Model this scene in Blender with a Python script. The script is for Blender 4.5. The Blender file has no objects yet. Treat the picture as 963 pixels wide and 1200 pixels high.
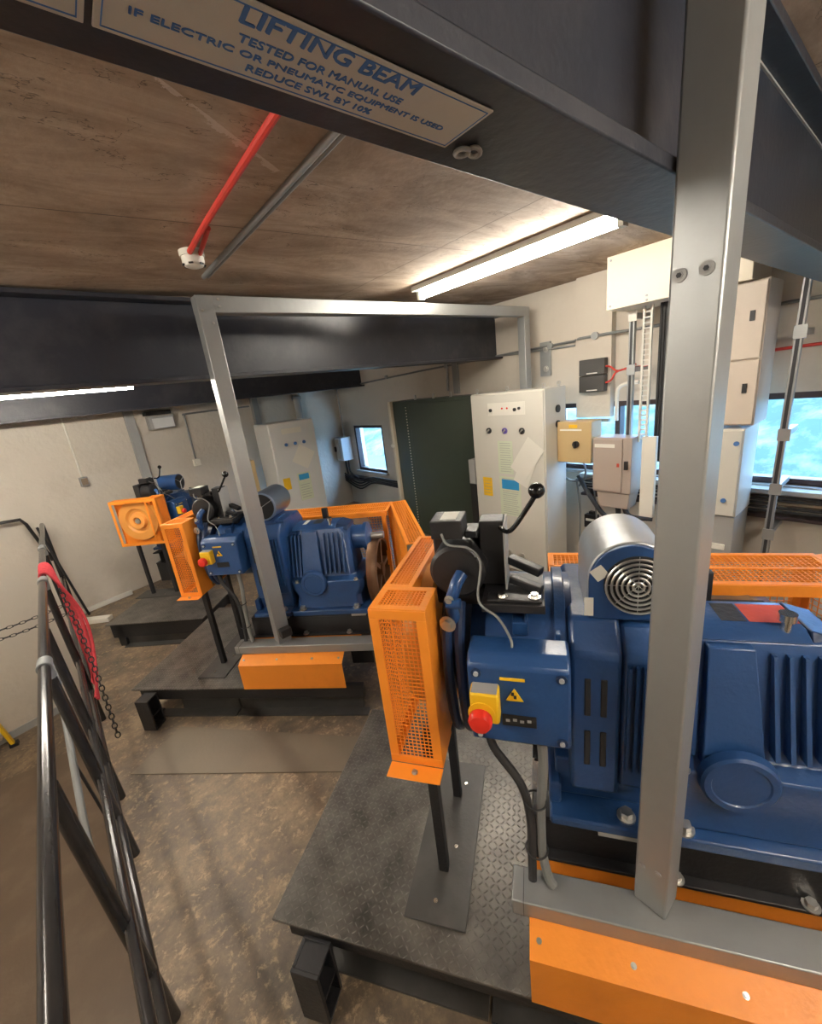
import bpy, bmesh, math, random
from mathutils import Vector, Matrix
random.seed(7)
S = bpy.context.scene
COL = S.collection
PI = math.pi

# ------------------------------------------------------------------ camera
yaw, pitch, roll = math.radians(52.353), math.radians(16.687), math.radians(-6.924)
fwd = Vector((math.cos(yaw)*math.cos(pitch), math.sin(yaw)*math.cos(pitch), -math.sin(pitch)))
rt = Vector((math.sin(yaw), -math.cos(yaw), 0)); up = rt.cross(fwd)
r2 = rt*math.cos(roll)+up*math.sin(roll); u2 = -rt*math.sin(roll)+up*math.cos(roll)
cd = bpy.data.cameras.new('camera'); cam = bpy.data.objects.new('camera', cd); COL.objects.link(cam)
cam.matrix_world = Matrix(((r2.x, u2.x, -fwd.x, 0), (r2.y, u2.y, -fwd.y, 0), (r2.z, u2.z, -fwd.z, 2.0), (0, 0, 0, 1)))
cd.sensor_fit = 'VERTICAL'; cd.sensor_height = 24.0; cd.lens = 24.0*483.5/1200.0
cd.clip_start = 0.02; cd.clip_end = 400
S.camera = cam

# ------------------------------------------------------------------ world, exposure
S.view_settings.view_transform = 'Standard'
S.view_settings.look = 'None'
S.view_settings.gamma = 1
S.view_settings.use_curve_mapping = False
S.view_settings.exposure = 0.25
w = bpy.data.worlds.new('sky'); S.world = w; w.use_nodes = True
nt = w.node_tree; nt.nodes.clear()
o = nt.nodes.new('ShaderNodeOutputWorld'); b = nt.nodes.new('ShaderNodeBackground')
tc = nt.nodes.new('ShaderNodeTexCoord'); nz = nt.nodes.new('ShaderNodeTexNoise'); nz.inputs['Scale'].default_value = 5.0
nz.inputs['Detail'].default_value = 6
rp = nt.nodes.new('ShaderNodeValToRGB')
rp.color_ramp.elements[0].position = .42; rp.color_ramp.elements[0].color = (.16, .42, 1, 1)
rp.color_ramp.elements[1].position = .6; rp.color_ramp.elements[1].color = (.62, .84, 1, 1)
nt.links.new(tc.outputs['Generated'], nz.inputs['Vector']); nt.links.new(nz.outputs['Fac'], rp.inputs['Fac'])
nt.links.new(rp.outputs['Color'], b.inputs['Color']); b.inputs['Strength'].default_value = 11.0
nt.links.new(b.outputs['Background'], o.inputs['Surface'])

# ------------------------------------------------------------------ materials
MATS = {}
def nodes(name):
    m = bpy.data.materials.new(name); m.use_nodes = True
    n = m.node_tree; p = n.nodes['Principled BSDF']; MATS[name] = m
    return m, n, p
def N(n, t, **k):
    x = n.nodes.new(t)
    for a, v in k.items():
        if a in x.inputs: x.inputs[a].default_value = v
        else: setattr(x, a, v)
    return x
def math_(n, op, a, b=None, clamp=False):
    x = n.nodes.new('ShaderNodeMath'); x.operation = op; x.use_clamp = clamp
    for i, v in enumerate((a, b)):
        if v is None: continue
        if isinstance(v, (int, float)): x.inputs[i].default_value = v
        else: n.links.new(v, x.inputs[i])
    return x.outputs[0]
def paint(name, col, rough=.4, metal=0., var=.12, scale=6, bump=.02, bscale=60, coat=0., dirt=None, dirt_amt=.5, dirt_scale=3, dlo=.5, dhi=.72):
    m, n, p = nodes(name)
    tc = N(n, 'ShaderNodeTexCoord'); nz = N(n, 'ShaderNodeTexNoise', Scale=scale, Detail=5.0)
    n.links.new(tc.outputs['Object'], nz.inputs['Vector'])
    mx = N(n, 'ShaderNodeMix', data_type='RGBA'); 
    c1 = [c*(1-var) for c in col]+[1]; c2 = [min(1, c*(1+var)) for c in col]+[1]
    mx.inputs[6].default_value = c1; mx.inputs[7].default_value = c2
    n.links.new(nz.outputs['Fac'], mx.inputs[0]); out = mx.outputs[2]
    if dirt:
        nd = N(n, 'ShaderNodeTexNoise', Scale=dirt_scale, Detail=8.0, Roughness=.65); n.links.new(tc.outputs['Object'], nd.inputs['Vector'])
        rr = N(n, 'ShaderNodeMapRange'); rr.inputs[1].default_value = dlo; rr.inputs[2].default_value = dhi; rr.inputs[4].default_value = dirt_amt
        n.links.new(nd.outputs['Fac'], rr.inputs[0])
        m2 = N(n, 'ShaderNodeMix', data_type='RGBA'); n.links.new(rr.outputs[0], m2.inputs[0]); n.links.new(out, m2.inputs[6]); m2.inputs[7].default_value = list(dirt)+[1]
        out = m2.outputs[2]
    n.links.new(out, p.inputs['Base Color'])
    p.inputs['Roughness'].default_value = rough; p.inputs['Metallic'].default_value = metal
    if coat: p.inputs['Coat Weight'].default_value = coat; p.inputs['Coat Roughness'].default_value = .15
    if bump:
        nb = N(n, 'ShaderNodeTexNoise', Scale=bscale, Detail=4.0); n.links.new(tc.outputs['Object'], nb.inputs['Vector'])
        bp = N(n, 'ShaderNodeBump', Strength=.5, Distance=bump*.1); n.links.new(nb.outputs['Fac'], bp.inputs['Height']); n.links.new(bp.outputs[0], p.inputs['Normal'])
    return m
paint('blue', (.018, .066, .20), .36, var=.12, bump=.03, coat=.3, dirt=(.02, .035, .07), dirt_amt=.35)
paint('blue_dark', (.012, .03, .085), .35)
paint('orange', (.93, .30, .028), .42, var=.06, bump=.02, dirt=(.60, .17, .015), dirt_amt=.28, dirt_scale=5)
paint('orange_pale', (.85, .36, .08), .5, var=.05)
paint('black', (.016, .016, .018), .42, var=.2, bump=.03, dirt=(.06, .055, .05), dirt_amt=.3)
paint('black_gloss', (.008, .008, .009), .16)
paint('black_rubber', (.025, .025, .027), .6)
paint('rail_black', (.024, .022, .022), .2, var=.3, scale=20, bump=.004, bscale=50)
paint('steel', (.62, .61, .58), .32, metal=.9, var=.1, bump=0)
paint('blower_steel', (.30, .40, .55), .28, metal=.9, var=.05)
paint('chrome', (.8, .78, .74), .18, metal=1., bump=0, var=.03)
paint('wrap', (.50, .52, .54), .35, metal=.5, var=.1, scale=14)
paint('screw_bright', (.62, .64, .66), .25, metal=.3)
paint('galv', (.37, .38, .375), .40, metal=.55, var=.12, scale=9, bump=.02, bscale=25, dirt=(.28, .28, .27), dirt_amt=.35, dirt_scale=9)
paint('beam', (.022, .024, .034), .40, var=.2, scale=3, bump=.02, bscale=40, dirt=(.085, .08, .085), dirt_amt=.45, dirt_scale=4)
paint('wall', (.62, .56, .475), .75, var=.05, scale=2.5, bump=.12, bscale=18, dirt=(.42, .36, .29), dirt_amt=.35, dirt_scale=2.2, dlo=.55, dhi=.8)
paint('cab_white', (.66, .64, .57), .38, var=.03)
paint('cab_cream', (.80, .72, .56), .42, var=.03)
paint('cab_blueish', (.70, .71, .70), .38, var=.03)
paint('beige', (.62, .54, .45), .42, var=.03)
paint('tan', (.55, .40, .20), .42, var=.03)
paint('taupe', (.42, .35, .30), .4, var=.03)
paint('plastic_white', (.80, .77, .68), .4, var=.03)
paint('plastic_grey', (.36, .36, .35), .45, var=.05)
paint('green', (.045, .062, .045), .34, var=.1, coat=.3)
paint('frame_brown', (.045, .028, .030), .4)
paint('cable_grey', (.20, .205, .20), .5)
paint('red', (.75, .035, .02), .3)
paint('red_label', (.55, .07, .035), .45)
paint('yellow', (.90, .55, .02), .4, var=.03)
paint('paper', (.80, .78, .70), .7, var=.03)
paint('paper_green', (.66, .72, .55), .7, var=.03)
paint('print_blue', (.03, .30, .62), .6)
paint('ink', (.03, .03, .035), .6, bump=0)
paint('ink_blue', (.07, .19, .48), .6, bump=0)
paint('sign', (.62, .58, .50), .45, var=.03)
paint('rope_red', (.55, .045, .06), .8, var=.3, scale=60)
paint('conduit_red', (.62, .05, .035), .5, dirt=(.3, .1, .08), dirt_amt=.5, dirt_scale=20)
paint('rust', (.16, .085, .045), .5, metal=.4, var=.4, scale=12)
paint('brown_plate', (.20, .15, .10), .5, var=.2)
paint('green_btn', (.02, .35, .12), .4)
paint('wheel_orange', (.75, .33, .07), .4, var=.06)
paint('purple', (.13, .09, .38), .4)
paint('skirt', (.05, .048, .045), .42, var=.25, dirt=(.12, .11, .10), dirt_amt=.4)
paint('mat', (.17, .135, .095), .5, var=.15, scale=4, bump=.02)
paint('lino', (.15, .105, .07), .45, var=.25, scale=3, dirt=(.22, .17, .12), dirt_amt=.5)
paint('hill', (.05, .085, .075), .9, var=.4, scale=.25, dirt=(.20, .22, .20), dirt_amt=.9, dirt_scale=.16, dlo=.45, dhi=.6)
paint('field', (.11, .15, .12), .9, var=.3, scale=.15)

def floor_mat(name, base, light, dark, sc):
    m, n, p = nodes(name); tc = N(n, 'ShaderNodeTexCoord')
    a = N(n, 'ShaderNodeTexNoise', Scale=sc, Detail=14.0, Roughness=.78, Distortion=.15); n.links.new(tc.outputs['Object'], a.inputs['Vector'])
    r = N(n, 'ShaderNodeValToRGB'); e = r.color_ramp.elements
    e[0].position = .33; e[0].color = list(dark)+[1]; e[1].position = .62; e[1].color = list(light)+[1]
    x = e.new(.5); x.color = list(base)+[1]
    n.links.new(a.outputs['Fac'], r.inputs['Fac'])
    c = N(n, 'ShaderNodeTexNoise', Scale=26.0, Detail=8.0, Roughness=.75, Distortion=.3); n.links.new(tc.outputs['Object'], c.inputs['Vector'])
    mr = N(n, 'ShaderNodeMapRange'); mr.inputs[1].default_value = .53; mr.inputs[2].default_value = .66; mr.inputs[4].default_value = .75; n.links.new(c.outputs['Fac'], mr.inputs[0])
    mx = N(n, 'ShaderNodeMix', data_type='RGBA'); n.links.new(mr.outputs[0], mx.inputs[0]); n.links.new(r.outputs['Color'], mx.inputs[6]); mx.inputs[7].default_value = [v*1.75 for v in light]+[1]  # pale golden flakes: floor glints painted into the colour
    n.links.new(mx.outputs[2], p.inputs['Base Color'])
    rr = N(n, 'ShaderNodeMapRange'); rr.inputs[1].default_value = .3; rr.inputs[2].default_value = .7; rr.inputs[3].default_value = .28; rr.inputs[4].default_value = .6
    n.links.new(c.outputs['Fac'], rr.inputs[0]); n.links.new(rr.outputs[0], p.inputs['Roughness'])
    bp = N(n, 'ShaderNodeBump', Strength=.5, Distance=.006); n.links.new(c.outputs['Fac'], bp.inputs['Height']); n.links.new(bp.outputs[0], p.inputs['Normal'])
floor_mat('floor', (.16, .118, .08), (.27, .20, .125), (.065, .055, .045), 3.2)

m, n, p = nodes('ceiling'); tc = N(n, 'ShaderNodeTexCoord')
mp = N(n, 'ShaderNodeMapping'); mp.inputs['Scale'].default_value = (1.0, 2.4, 1); n.links.new(tc.outputs['Object'], mp.inputs[0])
a = N(n, 'ShaderNodeTexNoise', Scale=1.6, Detail=12.0, Roughness=.7, Distortion=.6); n.links.new(mp.outputs[0], a.inputs['Vector'])
r = N(n, 'ShaderNodeValToRGB'); e = r.color_ramp.elements
e[0].position = .3; e[0].color = (.24, .17, .115, 1); e[1].position = .68; e[1].color = (.66, .54, .42, 1); x = e.new(.5); x.color = (.45, .34, .245, 1)
n.links.new(a.outputs['Fac'], r.inputs['Fac'])
# cracks: thin pale and dark seams
vo = N(n, 'ShaderNodeTexNoise', Scale=1.3, Detail=6.0, Roughness=.6); n.links.new(mp.outputs[0], vo.inputs['Vector'])
q = math_(n, 'ABSOLUTE', math_(n, 'SUBTRACT', vo.outputs['Fac'], .5)); q2 = math_(n, 'LESS_THAN', q, .0016)
sx = N(n, 'ShaderNodeSeparateXYZ'); n.links.new(tc.outputs['Object'], sx.inputs[0])
wob = math_(n, 'MULTIPLY', vo.outputs['Fac'], .012)
sy = math_(n, 'LESS_THAN', math_(n, 'ABSOLUTE', math_(n, 'SUBTRACT', math_(n, 'FRACT', math_(n, 'ADD', math_(n, 'MULTIPLY', sx.outputs[1], .82), wob)), .5)), .0028)
sxx = math_(n, 'LESS_THAN', math_(n, 'ABSOLUTE', math_(n, 'SUBTRACT', math_(n, 'FRACT', math_(n, 'ADD', math_(n, 'MULTIPLY', sx.outputs[0], .41), wob)), .5)), .0014)
q2 = math_(n, 'MAXIMUM', q2, math_(n, 'MAXIMUM', sy, sxx))
mx = N(n, 'ShaderNodeMix', data_type='RGBA'); n.links.new(math_(n, 'MULTIPLY', q2, .6), mx.inputs[0]); n.links.new(r.outputs['Color'], mx.inputs[6]); mx.inputs[7].default_value = (.05, .035, .03, 1)
n.links.new(mx.outputs[2], p.inputs['Base Color']); ux = math_(n, 'ADD', sx.outputs[0], .6-.29); uy = math_(n, 'ADD', sx.outputs[1], 2.425-1.065)   # lime stain along a leaking joint
al = math_(n, 'ADD', math_(n, 'MULTIPLY', ux, .817), math_(n, 'MULTIPLY', uy, .576)); ac = math_(n, 'SUBTRACT', math_(n, 'MULTIPLY', ux, .576), math_(n, 'MULTIPLY', uy, .817))
sn = N(n, 'ShaderNodeTexNoise', Scale=16.0, Detail=8.0, Roughness=.75); n.links.new(tc.outputs['Object'], sn.inputs['Vector'])
inl = math_(n, 'MULTIPLY', math_(n, 'GREATER_THAN', al, 0.0), math_(n, 'LESS_THAN', al, .50))
wd_ = math_(n, 'LESS_THAN', math_(n, 'ABSOLUTE', math_(n, 'ADD', ac, math_(n, 'MULTIPLY', math_(n, 'SUBTRACT', sn.outputs['Fac'], .5), .06))), math_(n, 'MULTIPLY', math_(n, 'SUBTRACT', sn.outputs['Fac'], .42), .07))
m3 = N(n, 'ShaderNodeMix', data_type='RGBA'); n.links.new(math_(n, 'MULTIPLY', math_(n, 'MULTIPLY', inl, wd_), .55), m3.inputs[0]); n.links.new(mx.outputs[2], m3.inputs[6]); m3.inputs[7].default_value = (.80, .70, .62, 1)
n.links.new(m3.outputs[2], p.inputs['Base Color']); p.inputs['Roughness'].default_value = .8
fb = N(n, 'ShaderNodeTexNoise', Scale=30.0, Detail=5.0); n.links.new(tc.outputs['Object'], fb.inputs['Vector'])
bp = N(n, 'ShaderNodeBump', Strength=.35, Distance=.004); n.links.new(fb.outputs['Fac'], bp.inputs['Height']); n.links.new(bp.outputs[0], p.inputs['Normal'])

def tread_mat():
    m, n, p = nodes('tread'); tc = N(n, 'ShaderNodeTexCoord'); sx = N(n, 'ShaderNodeSeparateXYZ'); n.links.new(tc.outputs['Object'], sx.inputs[0])
    K = 1/.021
    X = math_(n, 'MULTIPLY', sx.outputs[0], K); Y = math_(n, 'MULTIPLY', sx.outputs[1], K)
    cx = math_(n, 'FLOOR', X); cy = math_(n, 'FLOOR', Y)
    fx = math_(n, 'SUBTRACT', math_(n, 'SUBTRACT', X, cx), .5); fy = math_(n, 'SUBTRACT', math_(n, 'SUBTRACT', Y, cy), .5)
    par = math_(n, 'FLOORED_MODULO', math_(n, 'ADD', cx, cy), 2.0)
    s = math_(n, 'SUBTRACT', 1.0, math_(n, 'MULTIPLY', par, 2.0)); sy = math_(n, 'MULTIPLY', fy, s)
    A = math_(n, 'MULTIPLY', math_(n, 'ADD', fx, sy), .707/.46); B = math_(n, 'MULTIPLY', math_(n, 'SUBTRACT', fx, sy), .707/.12)
    d = math_(n, 'ADD', math_(n, 'MULTIPLY', A, A), math_(n, 'MULTIPLY', B, B))
    h = math_(n, 'SUBTRACT', 1.0, d, True)
    bp = N(n, 'ShaderNodeBump', Strength=1.0, Distance=.0018); n.links.new(h, bp.inputs['Height']); n.links.new(bp.outputs[0], p.inputs['Normal'])
    nz = N(n, 'ShaderNodeTexNoise', Scale=5.0, Detail=8.0, Roughness=.7); n.links.new(tc.outputs['Object'], nz.inputs['Vector'])
    r = N(n, 'ShaderNodeValToRGB'); e = r.color_ramp.elements
    e[0].position = .35; e[0].color = (.055, .052, .047, 1); e[1].position = .7; e[1].color = (.19, .175, .155, 1)
    n.links.new(nz.outputs['Fac'], r.inputs['Fac'])
    mx = N(n, 'ShaderNodeMix', data_type='RGBA'); n.links.new(math_(n, 'MULTIPLY', h, .22), mx.inputs[0]); n.links.new(r.outputs['Color'], mx.inputs[6]); mx.inputs[7].default_value = (.30, .28, .25, 1)
    n.links.new(mx.outputs[2], p.inputs['Base Color']); p.inputs['Roughness'].default_value = .34; p.inputs['Metallic'].default_value = .4
tread_mat()
m, n, p = nodes('glass'); p.inputs['Base Color'].default_value = (.9, 1, 1, 1); p.inputs['Roughness'].default_value = 0; p.inputs['Transmission Weight'].default_value = 1; p.inputs['IOR'].default_value = 1.02
m, n, p = nodes('tube_light'); p.inputs['Emission Color'].default_value = (1, .93, .82, 1); p.inputs['Emission Strength'].default_value = 110; p.inputs['Base Color'].default_value = (1, 1, 1, 1)

m, n, p = nodes('tube_light_soft'); p.inputs['Emission Color'].default_value = (1, .93, .82, 1); p.inputs['Emission Strength'].default_value = 75; p.inputs['Base Color'].default_value = (1, 1, 1, 1)
# ------------------------------------------------------------------ mesh builder
SPLIT = {'bolt', 'screw', 'brake_arm', 'pivot_bolt', 'knob', 'lock', 'rivet', 'shim', 'corner_boss', 'pedestal', 'spring_arm', 'indicator', 'round_vent', 'lifting_eye', 'top_lug', 'cable',
         'end_cap', 'cable_tie', 'hanger', 'lifting_lug', 'socket', 'skirt_plate', 'red_cable', 'bracket'}
class MB:
    def __init__(s): s.bm = bmesh.new(); s.M = Matrix()
    def _x(s, vs):
        for v in vs: v.co = s.M @ v.co
        return s
    def box(s, x0, x1, y0, y1, z0, z1, rot=None, piv=None):
        m = Matrix.Translation(((x0+x1)/2, (y0+y1)/2, (z0+z1)/2)) @ Matrix.Diagonal((abs(x1-x0), abs(y1-y0), abs(z1-z0), 1))
        if rot is not None:
            c = Vector(piv) if piv else Vector(((x0+x1)/2, (y0+y1)/2, (z0+z1)/2))
            m = Matrix.Translation(c) @ rot @ Matrix.Translation(-c) @ m
        g = bmesh.ops.create_cube(s.bm, size=1, matrix=m); return s._x(g['verts'])
    def bar(s, a, b, wx, wy=None, up=(0, 0, 1)):
        a, b = Vector(a), Vector(b); d = b-a; L = d.length; d.normalize(); wy = wy or wx
        upv = Vector(up)
        if abs(d.dot(upv)) > .98: upv = Vector((1, 0, 0)) if abs(d.x) < .9 else Vector((0, 1, 0))
        x = d.cross(upv).normalized(); y = x.cross(d)
        m = Matrix(((x.x, y.x, d.x, 0), (x.y, y.y, d.y, 0), (x.z, y.z, d.z, 0), (0, 0, 0, 1)))
        m = Matrix.Translation((a+b)/2) @ m @ Matrix.Diagonal((wx, wy, L, 1))
        g = bmesh.ops.create_cube(s.bm, size=1, matrix=m); return s._x(g['verts'])
    def cyl(s, a, b, r, r2=None, seg=24, caps=True):
        a, b = Vector(a), Vector(b); d = b-a
        m = Matrix.Translation((a+b)/2) @ Vector((0, 0, 1)).rotation_difference(d).to_matrix().to_4x4()
        g = bmesh.ops.create_cone(s.bm, cap_ends=caps, segments=seg, radius1=r, radius2=r if r2 is None else r2, depth=d.length, matrix=m); return s._x(g['verts'])
    def hexb(s, c, d, r, h):
        c = Vector(c); d = Vector(d).normalized(); s.cyl(c, c+d*h*.25, r*1.5, seg=16); return s.cyl(c+d*h*.2, c+d*h, r, seg=6)
    def sph(s, c, r, sc=(1, 1, 1)):
        g = bmesh.ops.create_uvsphere(s.bm, u_segments=20, v_segments=12, radius=r, matrix=Matrix.Translation(c) @ Matrix.Diagonal((*sc, 1))); return s._x(g['verts'])
    def prism(s, poly, axis, a0, a1):
        """poly: 2D points in the plane normal to axis (x: (y,z), y: (x,z), z: (x,y))"""
        def P(p, t):
            return {'x': (t, p[0], p[1]), 'y': (p[0], t, p[1]), 'z': (p[0], p[1], t)}[axis]
        v0 = [s.bm.verts.new(P(p, a0)) for p in poly]; v1 = [s.bm.verts.new(P(p, a1)) for p in poly]
        k = len(poly); fs = [s.bm.faces.new(v0), s.bm.faces.new(v1[::-1])]
        for i in range(k): fs.append(s.bm.faces.new((v0[(i+1) % k], v0[i], v1[i], v1[(i+1) % k])))
        bmesh.ops.recalc_face_normals(s.bm, faces=fs); return s._x(v0+v1)
    def loft(s, secs):
        rings = [[s.bm.verts.new(p) for p in sec] for sec in secs]; fs = []
        k = len(rings[0])
        for A, B in zip(rings, rings[1:]):
            for i in range(k): fs.append(s.bm.faces.new((A[i], A[(i+1) % k], B[(i+1) % k], B[i])))
        fs.append(s.bm.faces.new(rings[0][::-1])); fs.append(s.bm.faces.new(rings[-1]))
        bmesh.ops.recalc_face_normals(s.bm, faces=fs); return s._x([v for r in rings for v in r])
    def tube(s, pts, r, seg=10, smooth=True, cyc=False):
        pts = [Vector(p) for p in pts]
        if smooth and len(pts) > 2: pts = catmull(pts, cyc)
        n = len(pts); rings = []; prev = None
        for i, p in enumerate(pts):
            if cyc: t = (pts[(i+1) % n]-pts[i-1]).normalized()
            else: t = (pts[min(i+1, n-1)]-pts[max(i-1, 0)]).normalized()
            if prev is None:
                x = t.orthogonal().normalized()
            else:
                x = (prev - t*prev.dot(t)); x = x.normalized() if x.length > 1e-6 else t.orthogonal().normalized()
            prev = x; y = t.cross(x)
            rings.append([s.bm.verts.new(p+x*r*math.cos(2*PI*k/seg)+y*r*math.sin(2*PI*k/seg)) for k in range(seg)])
        fs = []
        for i in range(n if cyc else n-1):
            A, B = rings[i], rings[(i+1) % n]
            off = 0
            if cyc and i == n-1: off = min(range(seg), key=lambda o: (A[0].co-B[o].co).length)
            for k in range(seg): fs.append(s.bm.faces.new((A[k], A[(k+1) % seg], B[(k+1+off) % seg], B[(k+off) % seg])))
        if not cyc: fs.append(s.bm.faces.new(rings[0][::-1])); fs.append(s.bm.faces.new(rings[-1]))
        bmesh.ops.recalc_face_normals(s.bm, faces=fs); return s._x([v for r in rings for v in r])
    def ring(s, c, ax, R, r, seg=40, ss=8):
        c = Vector(c); ax = Vector(ax).normalized(); x = ax.orthogonal().normalized(); y = ax.cross(x)
        return s.tube([c+x*R*math.cos(2*PI*i/seg)+y*R*math.sin(2*PI*i/seg) for i in range(seg)], r, ss, False, True)
    def lathe(s, prof, c, ax, seg=40):
        """prof: (t along axis, radius)"""
        c = Vector(c); ax = Vector(ax).normalized(); x = ax.orthogonal().normalized(); y = ax.cross(x)
        rings = [[s.bm.verts.new(c+ax*t+(x*math.cos(2*PI*k/seg)+y*math.sin(2*PI*k/seg))*max(r, 1e-4)) for k in range(seg)] for t, r in prof]
        fs = []
        for A, B in zip(rings, rings[1:]):
            for k in range(seg): fs.append(s.bm.faces.new((A[k], A[(k+1) % seg], B[(k+1) % seg], B[k])))
        fs.append(s.bm.faces.new(rings[0])); fs.append(s.bm.faces.new(rings[-1]))
        bmesh.ops.recalc_face_normals(s.bm, faces=fs); return s._x([v for r in rings for v in r])
    def grid(s, o, a, b, la, lb, pitch, t):
        """wire mesh panel: origin o, unit dirs a,b, lengths la,lb"""
        o, a, b = Vector(o), Vector(a).normalized(), Vector(b).normalized(); nn = a.cross(b)
        na = max(1, round(la/pitch)); nb = max(1, round(lb/pitch))
        for i in range(na+1): s.bar(o+a*la*i/na, o+a*la*i/na+b*lb, t, t, nn)
        for i in range(nb+1): s.bar(o+b*lb*i/nb, o+b*lb*i/nb+a*la, t, t, nn)
        return s
    def fframe(s, o, a, b, la, lb, w, t):
        o, a, b = Vector(o), Vector(a).normalized(), Vector(b).normalized(); nn = a.cross(b)
        for p, q in ((o+b*w/2, o+b*w/2+a*la), (o+b*(lb-w/2), o+b*(lb-w/2)+a*la)): s.bar(p, q, w, t, nn)
        for p, q in ((o+a*w/2+b*w, o+a*w/2+b*(lb-w)), (o+a*(la-w/2)+b*w, o+a*(la-w/2)+b*(lb-w))): s.bar(p, q, w, t, nn)
        return s
    def groups(s):
        seen = {}; comps = []
        for v in s.bm.verts:
            if v in seen: continue
            st = [v]; seen[v] = 1; c = []
            while st:
                a = st.pop(); c.append(a)
                for e in a.link_edges:
                    b_ = e.other_vert(a)
                    if b_ not in seen: seen[b_] = 1; st.append(b_)
            lo = [min(q.co[i] for q in c)-.0006 for i in range(3)]; hi = [max(q.co[i] for q in c)+.0006 for i in range(3)]
            comps.append([c, lo, hi])
        ch = True
        while ch:
            ch = False
            for i in range(len(comps)):
                for j in range(i+1, len(comps)):
                    A, B = comps[i], comps[j]
                    if all(A[1][k] <= B[2][k] and B[1][k] <= A[2][k] for k in range(3)):
                        A[0] += B[0]; A[1] = [min(p, q) for p, q in zip(A[1], B[1])]; A[2] = [max(p, q) for p, q in zip(A[2], B[2])]
                        comps.pop(j); ch = True; break
                if ch: break
        return [c[0] for c in comps]
    def build(s, name, mat, parent=None, bevel=0, seg=2, wm=True):
        if name in SPLIT:
            s.bm.verts.index_update(); gs = s.groups()
            if len(gs) > 1:
                out = []
                for g in gs:
                    keep = {v.index for v in g}; s.bm.verts.index_update(); q = MB(); q.bm.free(); q.bm = s.bm.copy(); q.bm.verts.index_update()
                    bmesh.ops.delete(q.bm, geom=[v for v in q.bm.verts if v.index not in keep], context='VERTS'); out.append(q._build(name, mat, parent, bevel, seg))
                s.bm.free(); return out[0]
        return s._build(name, mat, parent, bevel, seg)
    def _build(s, name, mat, parent=None, bevel=0, seg=2):
        for f in s.bm.faces: f.smooth = True
        for e in s.bm.edges:
            if len(e.link_faces) == 2 and e.calc_face_angle(0) > .6: e.smooth = False
        me = bpy.data.meshes.new(name)
        xs = [v.co for v in s.bm.verts]
        if xs:
            lo = Vector([min(c[i] for c in xs) for i in range(3)]); hi = Vector([max(c[i] for c in xs) for i in range(3)])
            org = Vector(((lo.x+hi.x)/2, (lo.y+hi.y)/2, lo.z))
        else: org = Vector()
        bmesh.ops.translate(s.bm, vec=-org, verts=s.bm.verts)
        s.bm.to_mesh(me); s.bm.free()
        me.materials.append(MATS[mat]); ob = bpy.data.objects.new(name, me); COL.objects.link(ob)
        if parent is not None: ob.parent = parent; ob.location = org-(Vector(parent.get('_org', (0, 0, 0))))
        else: ob.location = org
        ob['_org'] = tuple(org)
        if bevel:
            bv = ob.modifiers.new('bevel', 'BEVEL'); bv.width = bevel; bv.segments = seg; bv.limit_method = 'ANGLE'; bv.angle_limit = .6
        return ob
def catmull(p, cyc=False, k=6):
    out = []; n = len(p)
    for i in range(n if cyc else n-1):
        a, b, c, d = (p[(i-1) % n], p[i], p[(i+1) % n], p[(i+2) % n]) if cyc else (p[max(i-1, 0)], p[i], p[i+1], p[min(i+2, n-1)])
        for j in range(k):
            t = j/k; out.append(.5*((2*b)+(c-a)*t+(2*a-5*b+4*c-d)*t*t+(3*b-a-3*c+d)*t**3))
    if not cyc: out.append(p[-1])
    return out
def tag(o, label, cat=None, group=None):
    o['label'] = label
    if cat: o['category'] = cat
    if group: o['group'] = group
    return o
def empty(name, loc=(0, 0, 0), rz=0, k=1, label=None, cat=None, group=None):
    e = bpy.data.objects.new(name, None); e.empty_display_size = .1; COL.objects.link(e)
    e.location = loc; e.rotation_euler = (0, 0, rz); e.scale = (k, k, k); e['_org'] = (0., 0., 0.)
    if label: tag(e, label, cat, group)
    return e
def worldthing(name, org, label, cat, group=None):
    """empty at a base point whose children are built in world coordinates"""
    e = empty(name, org, label=label, cat=cat, group=group); e['_org'] = tuple(float(v) for v in org); return e
def struct(o): o['kind'] = 'structure'; return o
def text(name, body, size, mat, parent, M, align='CENTER', bold=0.0, ext=.0004):
    """lettering; M maps text-plane coords into the parent's coordinates"""
    cu = bpy.data.curves.new(name, 'FONT'); cu.body = body; cu.size = size; cu.align_x = align; cu.align_y = 'CENTER'
    cu.extrude = ext; cu.offset = bold; cu.resolution_u = 3
    t = bpy.data.objects.new(name, cu); COL.objects.link(t)
    dg = bpy.context.evaluated_depsgraph_get(); me = bpy.data.meshes.new_from_object(t.evaluated_get(dg))
    bpy.data.objects.remove(t); bpy.data.curves.remove(cu)
    me.transform(M); me.materials.clear(); me.materials.append(MATS[mat])
    po = Vector(parent.get('_org', (0, 0, 0)))
    ob = bpy.data.objects.new(name, me); COL.objects.link(ob); ob.parent = parent; ob.location = -po; ob['_org'] = (0., 0., 0.)
    return ob
def text_fit(name, body, x0, x1, h, mat, parent, M, bd):
    ob = text(name, body, 1, mat, parent, Matrix(), 'LEFT', 0)
    xs = [v.co.x for v in ob.data.vertices]; ys = [v.co.y for v in ob.data.vertices]
    a, b_, c, d = min(xs), max(xs), min(ys), max(ys)
    F = Matrix.Diagonal(((x1-x0)/(b_-a), h/(d-c), .0006/.0008, 1)) @ Matrix.Translation((-a, -(c+d)/2, 0))
    ob.data.transform(M @ F)
    q = bmesh.new()                                  # heavier strokes: the same letters a hair apart
    for dx in (-bd, 0, bd): 
        c_ = ob.data.copy(); c_.transform(Matrix.Translation((dx, dx*.5, -dx*.25))); q.from_mesh(c_); bpy.data.meshes.remove(c_)
    q.to_mesh(ob.data); q.free(); return ob
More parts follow.
